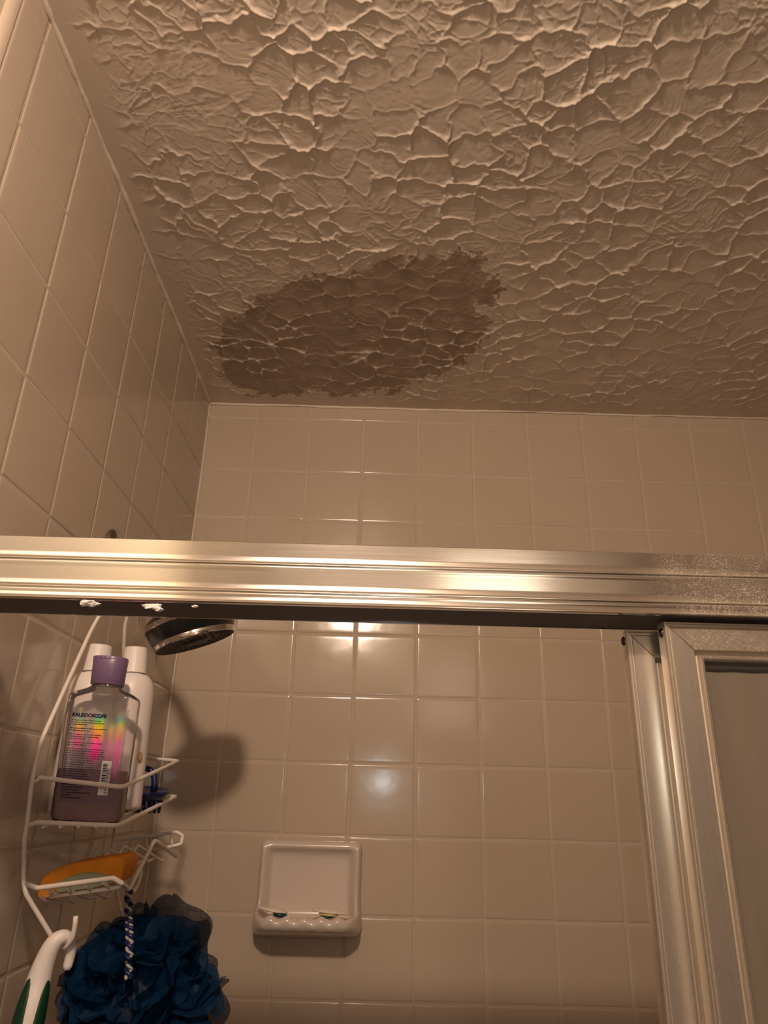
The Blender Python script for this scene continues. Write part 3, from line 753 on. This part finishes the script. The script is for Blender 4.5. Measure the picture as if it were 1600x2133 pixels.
# lower tray: near rim and lower rail, five wires with a raised V between two trays, far rim
R0, R1, R2, R3 = at(51, 1839, X=XW), at(78, 1850, Y=-0.487), at(236, 1829, Y=-0.487), at(254, 1840, Y=-0.483)
VB = at(268, 1854, X=0.1005); PK = at(322, 1750, X=0.1005); FE = at(368, 1784, X=0.1005)
mb = MB(); mb.tube(smooth_path([R0, R1, R2, R3, VB, PK, FE], 0.09), RW, 10); mb.build('tray_wire', WHITEC, cd)
L0, L1 = at(104, 1868, Y=-0.476), at(252, 1848, Y=-0.476)
mb = MB(); mb.tube([L0, L1], 0.0017, 8); 
for t in (0.0, 0.27, 0.55, 0.82):
    a = R1.lerp(R2, 0.13 + t * 0.86); b2 = L0.lerp(L1, t + 0.03); mb.tube([a, b2], 0.0016, 8)
mb.build('tray_rim', WHITEC, cd)
pk = [(286, 1760), (257, 1761), (226, 1768), (203, 1769)]
for k, (px, py) in enumerate(pk):
    p = at(px, py, Y=PK.y); dx = p.x - PK.x; dz = p.z - PK.z
    s_ = L0.lerp(L1, max(0, 1 - (k + 0.5) * 0.27)); s_ = Vector((p.x, -0.477, s_.z))
    vb = VB + Vector((dx, 0, dz)); fe = FE + Vector((dx, 0, dz))
    mb = MB(); mb.tube(smooth_path([s_, Vector((p.x, -0.462, s_.z - 0.0055)), vb + Vector((0, -0.008, -0.001)), vb + Vector((0, 0.004, 0)), p, fe, fe + Vector((0, 0.02, 0.002))], 0.10), 0.0018, 8)
    mb.build('tray_wire', WHITEC, cd)
F0, F1, F2, F3 = at(250, 1750, Y=-0.215), at(368, 1733, Y=-0.215), at(381, 1741, Y=-0.213), at(377, 1758, Y=-0.220)
G0 = at(262, 1778, Y=-0.222)
mb = MB(); mb.tube(smooth_path([Vector((XW, -0.222, F0.z)), F0, F1, F2, F3, at(362, 1762, Y=-0.222), G0], 0.12), RW, 10)
for t in (0.2, 0.45, 0.68, 0.9): mb.tube([F0.lerp(F1, t), G0.lerp(F3, t) + Vector((-0.003, -0.004, 0))], 0.0015, 8)
mb.build('tray_rim', WHITEC, cd)
mb = MB(); mb.tube(catmull([VB + Vector((0, 0.004, 0.001)), at(277, 1857, X=0.094), at(286, 1845, X=0.094), at(292, 1828, X=0.094), at(295, 1812, X=0.094)], 5), 0.0018, 8); mb.build('sponge_hook', WHITEC, cd)
# rust speck at the joint
mb = MB(); rp = at(76, 1622, X=0.0165); mb.tube([rp + Vector((-.001, 0, -.001)), rp + Vector((.002, 0, .0005))], 0.0020, 8); r_o = mb.build('rust_spot', RUST, cd); r_o['label'] = 'brown rust spot'

# ------------------------------------------------------------------ bottles
def bottle_white(px_top, py_top, px_bot, py_bot, Y, R_, rc_, caph, label, grp):
    top = at(px_top, py_top, Y=Y); bot = at(px_bot, py_bot, Y=Y)
    root = empty('white_bottle', bot, label, 'bottle', grp)
    axis = (top - bot); Ln = axis.length; ax = axis.normalized(); h = Ln - caph
    pr = [(0, 0.001), (R_ * .8, 0.0), (R_ * .95, .0015), (R_, .005), (R_, h - .028)]
    for k in range(1, 9):
        a = math.pi / 2 * k / 8; pr.append((rc_ + .0005 + (R_ - rc_ - .0005) * math.cos(a), h - .028 + .0262 * math.sin(a)))
    pr += [(rc_ - .002, h - .0016), (rc_ - .002, h + .001)]
    mb = MB(); mb.lathe(pr, bot, ax, 48); mb.build('bottle_body', WPLAS, root)
    mb = MB(); mb.lathe([(rc_ - .001, h + .0), (rc_ + .0004, h + .0004), (rc_, h + .002), (rc_ - .0008, Ln - .0008), (rc_ - .002, Ln), (0, Ln)], bot, ax, 40)
    o = mb.build('cap', WPLAS2, root); edge_split(o, 40)
    return root, bot, ax
wl, b_, a_ = bottle_white(208, 1345, 150, 1695, -0.405, 0.0262, 0.0147, 0.031, 'white shampoo bottle behind the purple-capped bottle, left of the two', 'white bottles on the top basket')
wr, b_, a_ = bottle_white(284, 1350, 243, 1688, -0.375, 0.0262, 0.0147, 0.031, 'white shampoo bottle behind the purple-capped bottle, right one beside the navy scrubber', 'white bottles on the top basket')
smq = at(291, 1578, Y=-0.388)
mb = MB()
bmx = bmesh.new(); bmesh.ops.create_icosphere(bmx, subdivisions=2, radius=1.0); rnd = random.Random(9)
mb.add([smq + Vector((q.co.x * .0028 * rnd.uniform(.7, 1.3), q.co.y * .003, q.co.z * .006 * rnd.uniform(.7, 1.3))) for q in bmx.verts], [[q.index for q in f.verts] for f in bmx.faces]); bmx.free()
s_o = mb.build('brown_smear', mat('brown_smear', (0.42, 0.24, 0.10), 0.7), wr); s_o['label'] = 'brown smear'

# clear bottle with a purple cap
YB = -0.452
pb = at(181, 1712, Y=YB); pt = at(232, 1371, Y=YB)
cb = empty('purple_capped_bottle', pb, 'clear bottle of mauve body wash with purple flip cap and rainbow label', 'bottle')
upv = (pt - pb).normalized(); yaw = math.radians(7)
rt = Vector((math.cos(yaw), math.sin(yaw), 0)); rt = (rt - upv * rt.dot(upv)).normalized(); rt = (rt - upv * 0.045).normalized(); bk = upv.cross(rt); upv2 = rt.cross(bk)
def loc(a, b2, c2): return pb + rt * a + bk * b2 + upv * c2       # a right, b back, c up
Lb = (pt - pb).length
# sections: (height, half width, half depth, corner exponent)
sec = [(0.0, .0310, .0135, 5), (.002, .0335, .0160, 5), (.006, .0345, .0168, 5), (.06, .0355, .0172, 5), (Lb - .046, .0362, .0172, 5), (Lb - .0435, .0358, .0171, 5), (Lb - .0415, .0345, .0168, 4.5), (Lb - .0385, .0295, .0160, 3.6), (Lb - .036, .0235, .0150, 3), (Lb - .0335, .0185, .0142, 2.4), (Lb - .0305, .0155, .0135, 2), (Lb - .028, .0150, .0135, 2)]
def loft(sec, n=48, shrink=0.0):
    vs, fs = [], []
    for (h, a, b2, e) in sec:
        for j in range(n):
            t = 2 * math.pi * j / n; cx, sx = math.cos(t), math.sin(t)
            vs.append(loc(math.copysign(abs(cx) ** (2 / e), cx) * (a - shrink), math.copysign(abs(sx) ** (2 / e), sx) * (b2 - shrink), h))
    for i in range(len(sec) - 1):
        for j in range(n): fs.append((i * n + j, i * n + (j + 1) % n, (i + 1) * n + (j + 1) % n, (i + 1) * n + j))
    fs.append(tuple(range(n - 1, -1, -1))); fs.append(tuple((len(sec) - 1) * n + j for j in range(n)))
    return vs, fs
vs, fs = loft(sec); mesh_obj('bottle_body', rel(cb, vs), fs, CLEAR, cb)
lv = Lb * 0.30
vs, fs = loft([(0.0015, .0305, .0130, 5), (.006, .0333, .0155, 5), (lv * .6, .0340, .0158, 5), (lv, .0342, .0158, 5)], shrink=0.0006); o = mesh_obj('liquid', rel(cb, vs), fs, LIQUID, cb); edge_split(o, 50)
# cap: slightly flared oval cylinder with a thumb notch
vs, fs = loft([(Lb - .0300, .0172, .0150, 2.2), (Lb - .0296, .0176, .0154, 2.2), (Lb - .012, .0180, .0158, 2.3), (Lb - .001, .0186, .0160, 2.4), (Lb, .0182, .0156, 2.4)])
o = mesh_obj('flip_cap', rel(cb, vs), fs, PURPLE, cb); edge_split(o, 45)
mb = MB(); pts = []
for k in range(13):
    a = math.pi * k / 12; pts.append(loc(-.0075 * math.cos(a), -.0157, Lb - .0012 - .0022 * math.sin(a)))
mb.tube(pts, .0004, 6); mb.build('cap_notch', mat('cap_seam', (0.12, 0.07, 0.14), 0.5), cb)
mb = MB(); n0 = [loc(-.0036, -.0159, Lb - .0011), loc(.0036, -.0159, Lb - .0011), loc(.0030, -.0159, Lb - .0030), loc(-.0030, -.0159, Lb - .0030)]
n1 = [p + bk * 0.003 for p in n0]; mb.add(n0 + n1, [(3, 2, 1, 0), (0, 1, 5, 4), (1, 2, 6, 5), (2, 3, 7, 6), (3, 0, 4, 7)]); mb.build('cap_opening', BLACKP, cb, smooth=False)
# label on the face turned to the camera
def lab(u, v_, off=.0): return loc(u, -.0176 - off, v_)
LW, LB_, LT = 0.0305, 0.030, Lb - 0.056
HOLO = bpy.data.materials.new('holographic_label'); HOLO.use_nodes = True
HOLO.node_tree.nodes.remove(BS(HOLO))
uvn = N(HOLO, 'ShaderNodeUVMap'); uvn.uv_map = 'uv'
sp = N(HOLO, 'ShaderNodeSeparateXYZ'); L(HOLO, uvn.outputs[0], sp.inputs[0])
def M(op, a, b2=None, c2=None, clamp=False):
    k = N(HOLO, 'ShaderNodeMath'); k.operation = op; k.use_clamp = clamp
    for i, q in enumerate((a, b2, c2)):
        if q is None: continue
        if hasattr(q, 'is_output'): L(HOLO, q, k.inputs[i])
        else: k.inputs[i].default_value = q
    return k.outputs[0]
U_, V_ = sp.outputs[0], sp.outputs[1]
mp = N(HOLO, 'ShaderNodeMapping'); L(HOLO, uvn.outputs[0], mp.inputs[0]); mp.inputs['Scale'].default_value = (7.0, 2.4, 1)
n1_ = noise(HOLO, mp.outputs[0], 1.0, 4, 0.6)
def streak(uc, wd, v0, v1, lean=0.0):
    du = M('SUBTRACT', M('ADD', U_, M('MULTIPLY', M('SUBTRACT', V_, 0.5), lean)), uc)
    g = M('POWER', 2.718, M('MULTIPLY', M('POWER', M('ABSOLUTE', M('DIVIDE', du, wd)), 2.0), -1.0))
    a = M('SMOOTH_MIN', 1.0, M('MAXIMUM', M('MULTIPLY', M('SUBTRACT', V_, v0), 8.0), 0.0), 0.2)
    b3 = M('SMOOTH_MIN', 1.0, M('MAXIMUM', M('MULTIPLY', M('SUBTRACT', v1, V_), 8.0), 0.0), 0.2)
    return M('MULTIPLY', g, M('MULTIPLY', a, b3))
s1 = M('MULTIPLY', streak(0.50, 0.095, 0.38, 0.98), 1.5); s2 = streak(0.17, 0.075, 0.48, 0.95); s3 = M('MULTIPLY', streak(0.72, 0.05, 0.36, 0.92), 0.6); s4 = M('MULTIPLY', streak(0.88, 0.07, 0.22, 1.0), 0.8)
s5 = M('MULTIPLY', streak(0.34, 0.05, 0.72, 0.9), 0.6); s6 = M('MULTIPLY', streak(0.46, 0.06, 0.22, 0.36), 0.9); s7 = M('MULTIPLY', streak(0.14, 0.06, 0.86, 1.05), 0.7)
tot = M('ADD', M('ADD', M('ADD', s1, s2), M('ADD', s3, s4)), M('ADD', M('ADD', s5, s6), s7))
nn = M('MULTIPLY', tot, M('MULTIPLY_ADD', n1_, 1.5, 0.25), clamp=True)
hue = ramp(HOLO, M('ADD', V_, M('MULTIPLY', M('SUBTRACT', n1_, 0.5), 0.35)), [(0.0, (0.5, 0.25, 0.45)), (0.28, (1.0, 0.22, 0.15)), (0.36, (0.75, 0.25, 0.6)), (0.48, (1.0, 0.06, 0.42)), (0.62, (1.0, 0.09, 0.40)), (0.70, (1.0, 0.28, 0.12)), (0.79, (1.0, 0.62, 0.02)), (0.86, (0.25, 0.75, 0.08)), (0.92, (0.10, 0.55, 0.75)), (1.0, (0.85, 0.75, 0.1))])
basec = ramp(HOLO, V_, [(0.0, (0.26, 0.19, 0.25)), (0.25, (0.28, 0.22, 0.34)), (0.6, (0.30, 0.26, 0.29)), (1.0, (0.30, 0.27, 0.24))])
colh = mixc(HOLO, nn, basec, hue)
dh = N(HOLO, 'ShaderNodeBsdfDiffuse'); L(HOLO, colh, dh.inputs[0])
gh = N(HOLO, 'ShaderNodeBsdfGlossy'); gh.inputs['Roughness'].default_value = 0.35; L(HOLO, colh, gh.inputs[0])
mh = N(HOLO, 'ShaderNodeMixShader'); mh.inputs[0].default_value = 0.3; L(HOLO, dh.outputs[0], mh.inputs[1]); L(HOLO, gh.outputs[0], mh.inputs[2])
th_ = N(HOLO, 'ShaderNodeBsdfTransparent'); th_.inputs[0].default_value = (0.92, 0.88, 0.92, 1)
mt_ = N(HOLO, 'ShaderNodeMixShader'); L(HOLO, M('MULTIPLY_ADD', nn, 0.55, 0.42, clamp=True), mt_.inputs[0]); L(HOLO, th_.outputs[0], mt_.inputs[1]); L(HOLO, mh.outputs[0], mt_.inputs[2])
L(HOLO, mt_.outputs[0], HOLO.node_tree.nodes['Material Output'].inputs[0])
vs = [lab(-LW + .003, LB_ - 0.012), lab(LW, LB_ - 0.012), lab(LW, LT), lab(-LW + .003, LT)]
lbm = mesh_obj('rainbow_label', rel(cb, vs), [(0, 1, 2, 3)], HOLO, cb, smooth=False); lbm['label'] = 'clear label with rainbow foil streaks'
uvl = lbm.data.uv_layers.new(name='uv')
for i, q in enumerate(((0, 0), (1, 0), (1, 1), (0, 1))): uvl.data[i].uv = q
def text(s, u, v_, size, name, mm, parent, bold=0.0, rot=0.0):
    cu_ = bpy.data.curves.new(name, 'FONT'); cu_.body = s; cu_.size = size; cu_.offset = bold; cu_.extrude = 0.00003
    cu_.materials.append(mm)
    tmp = bpy.data.objects.new(name, cu_); C.objects.link(tmp)
    dg = bpy.context.evaluated_depsgraph_get(); me_ = bpy.data.meshes.new_from_object(tmp.evaluated_get(dg))
    bpy.data.objects.remove(tmp); me_.materials.clear(); me_.materials.append(mm)
    o = bpy.data.objects.new(name, me_); C.objects.link(o); o.parent = parent
    p = lab(u, v_, .0008) - pb
    X_ = rt; Y_ = upv
    if rot: X_, Y_ = rt * math.cos(rot) + upv * math.sin(rot), -rt * math.sin(rot) + upv * math.cos(rot)
    Zz = X_.cross(Y_).normalized(); Y_ = Zz.cross(X_).normalized(); X_ = X_.normalized()
    o.matrix_local = Matrix(((X_.x, Y_.x, Zz.x, p.x), (X_.y, Y_.y, Zz.y, p.y), (X_.z, Y_.z, Zz.z, p.z), (0, 0, 0, 1)))
    return o
text('KALEIDOSCOPE', -.0268, LT - .0095, .0049, 'label_title', INK, cb, 0.00018)
text('CAUTION: For adult external use only', -.0255, LB_ + .0045, .0020, 'label_caution', INK, cb, 0.00010)
# lines of print too small to read, as broken strokes
mb = MB(); rnd = random.Random(21)
def stroke(u0, u1, v_, hgt):
    a, b2, c2, d2 = lab(u0, v_, .0005), lab(u1, v_, .0005), lab(u1, v_ + hgt, .0005), lab(u0, v_ + hgt, .0005)
    mb.add([a, b2, c2, d2], [(0, 1, 2, 3)])
vv = LT - .0135; blocks = [(3, .034, .0010), (2, .040, .0012), (3, .033, .0010), (2, .038, .0010), (14, .038, .0009)]
for nb, wd, hh_ in blocks:
    for k in range(nb):
        x = -.0266; wl_ = wd * (0.45 if k == nb - 1 and nb < 6 else rnd.uniform(.88, 1.0))
        if vv < LB_ + .030: wl_ = min(wl_, .027)
        while x < -.0266 + wl_:
            ln = rnd.uniform(.0008, .0034); stroke(x, x + ln, vv, hh_ * rnd.uniform(.4, .65)); x += ln + rnd.uniform(.0003, .0007)
        vv -= .0022
    vv -= .0016
for k in range(5):
    x = -.0255; wl_ = (.020, .016, .029, .010, .018)[k]; vq = LB_ + .0015 - .0024 * k
    while x < -.0255 + wl_:
        ln = rnd.uniform(.0008, .003); stroke(x, x + ln, vq, .0008); x += ln + rnd.uniform(.0003, .0007)
mb.build('label_print', INK, cb, smooth=False)
# barcode panel
bu, bv, bw, bh = .0105, LB_ - 0.004, .0098, .0330
mb = MB(); mb.add([lab(bu, bv, .0003), lab(bu + bw, bv, .0003), lab(bu + bw, bv + bh, .0003), lab(bu, bv + bh, .0003)], [(0, 1, 2, 3)])
bc_o = mb.build('barcode_panel', WLABEL, cb, smooth=False)
mb = MB(); x = bv + .006; rnd = random.Random(3)
while x < bv + bh - .003:
    t = rnd.choice((.0003, .0003, .0006, .0009)); 
    a, b2, c2, d2 = lab(bu + .0015, x, .0004), lab(bu + .0056, x, .0004), lab(bu + .0056, x + t, .0004), lab(bu + .0015, x + t, .0004)
    mb.add([a, b2, c2, d2], [(0, 1, 2, 3)]); x += t + rnd.choice((.0003, .0005, .0008))
mb.build('barcode_bars', INK, cb, smooth=False)
text('0 94715 97275', bu + .0088, bv + .0012, .0040, 'barcode_digits', INK, cb, 0.0, math.pi / 2)

# ------------------------------------------------------------------ navy scalp scrubber
sc_c = at(298, 1656, Y=-0.315)
ss_ = empty('scalp_scrubber', sc_c, 'navy plastic scalp scrubber with bristles in the top basket', 'scrubber')
mb = MB(); mb.lathe([(0, .004), (.018, .0045), (.026, .0055), (.0305, .0070), (.0315, .0060), (.0310, .0040), (.027, -.001), (.024, -.004), (0, -.004)], sc_c, (0.05, -0.12, 1), 40); mb.build('scrubber_pad', NAVY, ss_)
mb = MB(); hp = []
for k in range(15):
    a = math.pi * k / 14; hp.append(sc_c + Vector((-.001 - .0125 * math.cos(a), 0.004, .005 + .0255 * math.sin(a) ** .8)))
mb.tube(hp, interp([.0045, .0038, .0034, .0038, .0045], len(hp)), 12); mb.build('loop_handle', NAVY, ss_)
rnd = random.Random(6)
mb = MB()
for r0, k0 in ((.0225, 20), (.0165, 14), (.010, 9), (.003, 3)):
    for q in range(k0):
        a = 2 * math.pi * q / k0 + r0 * 50; p = sc_c + Vector((r0 * math.cos(a), r0 * math.sin(a), -.003))
        e = p + Vector((rnd.uniform(-.001, .001), rnd.uniform(-.001, .001), -.017)); mb.tube([p, p.lerp(e, .6), e], [.0017, .0013, .0006], 7)
mb.build('bristles', NAVY, ss_)

# ------------------------------------------------------------------ orange sponge
def z5(x, y): return (40 + x * .1625, 1780 + y * .1625)
out = [(215, 520), (250, 430), (268, 350), (300, 290), (400, 215), (600, 135), (800, 92), (1100, 48), (1310, 20), (1350, 80), (1335, 200), (1290, 320), (1240, 390), (1000, 430), (700, 480), (480, 520), (380, 560), (310, 588), (240, 585)]
YSF, YSB = -0.470, -0.425
def prism(name, poly, yf, yb, mm, parent, bev=0.003):
    a = [at(*z5(*p), Y=yf) for p in poly]; n = len(a)
    b2 = [Vector((p.x, yb, p.z + 0.002)) for p in a]
    mb = MB(); mb.add(a + b2, [tuple(range(n)), tuple(range(2 * n - 1, n - 1, -1))] + [(i, n + i, n + (i + 1) % n, (i + 1) % n) for i in range(n)])
    o = mb.build(name, mm, parent); md = bevel(o, bev, 3); edge_split(o, 60); return o
sp_c = at(170, 1850, Y=-0.45)
spg = empty('sponge', sp_c, 'orange sponge lying in the lower tray of the caddy', 'sponge')
prism('foam_block', out, YSF, YSB, ORANGE, spg, .0035)
pad = [(480, 362), (650, 285), (780, 252), (900, 240), (1000, 248), (1110, 272), (1240, 300), (1270, 350), (1000, 425), (700, 472), (500, 500), (440, 440)]
prism('scouring_pad', pad, YSF - 0.004, YSF + 0.008, PADG, spg, .001)['label'] = 'grey-green scouring pad'

# ------------------------------------------------------------------ white handled brush hanging on the near hook
YH = -0.474
path = [at(50, 2165, Y=YH - .004), at(66, 2100, Y=YH - .003), at(80, 2045, Y=YH), at(95, 1998, Y=YH), at(113, 1963, Y=YH), at(134, 1951, Y=YH + .004), at(146, 1962, Y=YH + .012), at(147, 1985, Y=YH + .016), at(141, 2012, Y=YH + .016), at(139, 2020, Y=YH + .016)]
pp = catmull(path, 8); rr = interp([.0140, .0130, .0110, .0090, .0076, .0060, .0050, .0047, .0043, .0028], len(pp))
bh_o = empty('brush_handle', path[0], 'white curved brush handle with green grips hanging on the near hook', 'brush')
mb = MB(); mb.tube(pp, rr, 20); mb.build('handle_body', WPLAS2, bh_o)
# green grips: pointed patches wrapping the two sides of the lower handle
view = (CAM - path[1]).normalized()
for side in (-1, 1):
    vs, fs = [], []; nt, na = 20, 10
    for i in range(nt + 1):
        t = i / nt; k = t * 17.6; i0 = int(k); f = k - i0
        p = pp[i0].lerp(pp[i0 + 1], f); r_ = rr[i0] * (1 - f) + rr[i0 + 1] * f
        tan = (pp[i0 + 1] - pp[i0]).normalized(); vv_ = (view - tan * view.dot(tan)).normalized(); sd = tan.cross(vv_)
        wdt = math.radians(34) * math.sqrt(max(0.0, 1 - t ** 2.2)); cen = side * math.radians(50)
        for j in range(na + 1):
            a = cen + (j / na * 2 - 1) * wdt; rad = r_ + (.0007 if 0 < j < na and i < nt else -.0003)
            vs.append(p + (vv_ * math.cos(a) + sd * math.sin(a)) * rad)
    for i in range(nt):
        for j in range(na):
            a = i * (na + 1) + j; fs.append((a, a + 1, a + na + 2, a + na + 1))
    g_ = mesh_obj('rubber_grip', rel(bh_o, vs), fs, GREEN, bh_o); g_['label'] = 'dark green rubber grip'

# ------------------------------------------------------------------ blue bath puff with braided cord
pc = at(294, 2078, Y=-0.405)
pf = empty('bath_puff', pc, 'dark blue mesh bath puff on a braided cord hanging from the caddy', 'bath sponge')
rnd = random.Random(17); mb = MB()
def ruffle(cen, nrm, R_, s0, s1, amp, kf, ph, curl):
    nrm = nrm.normalized(); up = Vector((0, 0, 1)) if abs(nrm.z) < .9 else Vector((1, 0, 0))
    A = (up - nrm * up.dot(nrm)).normalized(); B = nrm.cross(A); vs, fs = [], []; ns, nt = 56, 9
    for i in range(ns + 1):
        s = s0 + (s1 - s0) * i / ns
        for j in range(nt + 1):
            t = j / nt; w_ = amp * t ** 1.4 * math.sin(kf * s + ph) + amp * .4 * t * math.sin(kf * 2.3 * s + ph * 2)
            rad = R_ * t * (1 + .07 * math.sin(kf * s * 1.3 + ph)) ; rad *= (1 - .25 * curl * t * t)
            vs.append(cen + (A * math.cos(s) + B * math.sin(s)) * rad + nrm * (w_ + curl * R_ * .55 * t * t))
    for i in range(ns):
        for j in range(nt):
            a = i * (nt + 1) + j; fs.append((a, a + nt + 1, a + nt + 2, a + 1))
    mb.add(vs, fs)
for k in range(100):
    d = Vector((rnd.gauss(0, 1), rnd.gauss(0, 1), rnd.gauss(0, 1))).normalized()
    ruffle(pc + d * rnd.uniform(.030, .052), (d + Vector((rnd.gauss(0, .6), rnd.gauss(0, .6), rnd.gauss(0, .6)))), rnd.uniform(.034, .050), 0, 2 * math.pi, rnd.uniform(.003, .007), rnd.choice((2, 3, 4, 5)), rnd.uniform(0, 6), rnd.uniform(.2, .8))
netting = mb.build('netting', NET, pf)
core = MB(); bmx = bmesh.new(); bmesh.ops.create_icosphere(bmx, subdivisions=4, radius=1.0)
core.add([pc + q.co * (.048 + .004 * math.sin(q.co.x * 22) * math.cos(q.co.z * 19 + q.co.y * 9)) for q in bmx.verts], [[q.index for q in f.verts] for f in bmx.faces]); bmx.free()
core.build('inner_netting', mat('dense_netting', (0.0008, 0.014, 0.042), 0.8), pf)
c0, c1 = VB + Vector((0, .001, -.001)), at(268, 2040, Y=-0.47)
c0b = at(268, 1900, Y=c0.y - .004)
line = catmull([c0, c0b, at(270, 1960, Y=-0.455), c1], 18)
YARN = mat('grey_white_yarn', (0.42, 0.40, 0.38), 0.8)
for st_, (mm, nm, sg) in enumerate(((NAVY, 'cord_strand', 1), (YARN, 'cord_strand', 1), (NAVY, 'cord_strand', -1), (YARN, 'cord_strand', -1))):
    mb = MB(); pts = []
    ln_ = 0; prev = line[0]
    for i, p in enumerate(line):
        ln_ += (p - prev).length; prev = p
        pts.append((p, ln_))
    dense = []
    for i in range(len(pts) - 1):
        for q in range(4):
            f = q / 4; dense.append((pts[i][0].lerp(pts[i + 1][0], f), pts[i][1] * (1 - f) + pts[i + 1][1] * f))
    hel = []
    for p, s in dense:
        a = sg * s / 0.0120 * 2 * math.pi + (st_ % 2) * 3.14159 + (0.6 if sg < 0 else 0)
        hel.append(p + Vector((math.cos(a) * (.0022 + .0006 * sg), math.sin(a) * (.0022 + .0006 * sg), 0)))
    mb.tube(hel, .0020 if mm is NAVY else .0013, 8); mb.build(nm, mm, pf)

# ------------------------------------------------------------------ sub-parts sit under the part that carries them
def under(root, child, part):
    kids = [o for o in bpy.data.objects if o.parent is root]
    host = next(o for o in kids if o.name.split('.')[0] == part)
    if part == 'stile': host = [o for o in kids if o.name.split('.')[0] == 'stile'][-1]
    for o in kids:
        if o.name.split('.')[0] == child: o.parent = host
for r in [o for o in bpy.data.objects if o.name.startswith('sliding_shower_door')]:
    under(r, 'screw', 'stile'); under(r, 'mitre_seam', 'stile')
for c_ in ('label_title', 'label_caution', 'label_print'): under(cb, c_, 'rainbow_label')
for c_ in ('barcode_bars', 'barcode_digits'): under(cb, c_, 'barcode_panel')
for c_ in ('cap_notch', 'cap_opening'): under(cb, c_, 'flip_cap')
under(hd, 'caulk_crumb', 'face_extrusion'); under(cd, 'rust_spot', 'back_frame'); under(wr, 'brown_smear', 'bottle_body'); under(sh, 'spray_nozzles', 'spray_face')
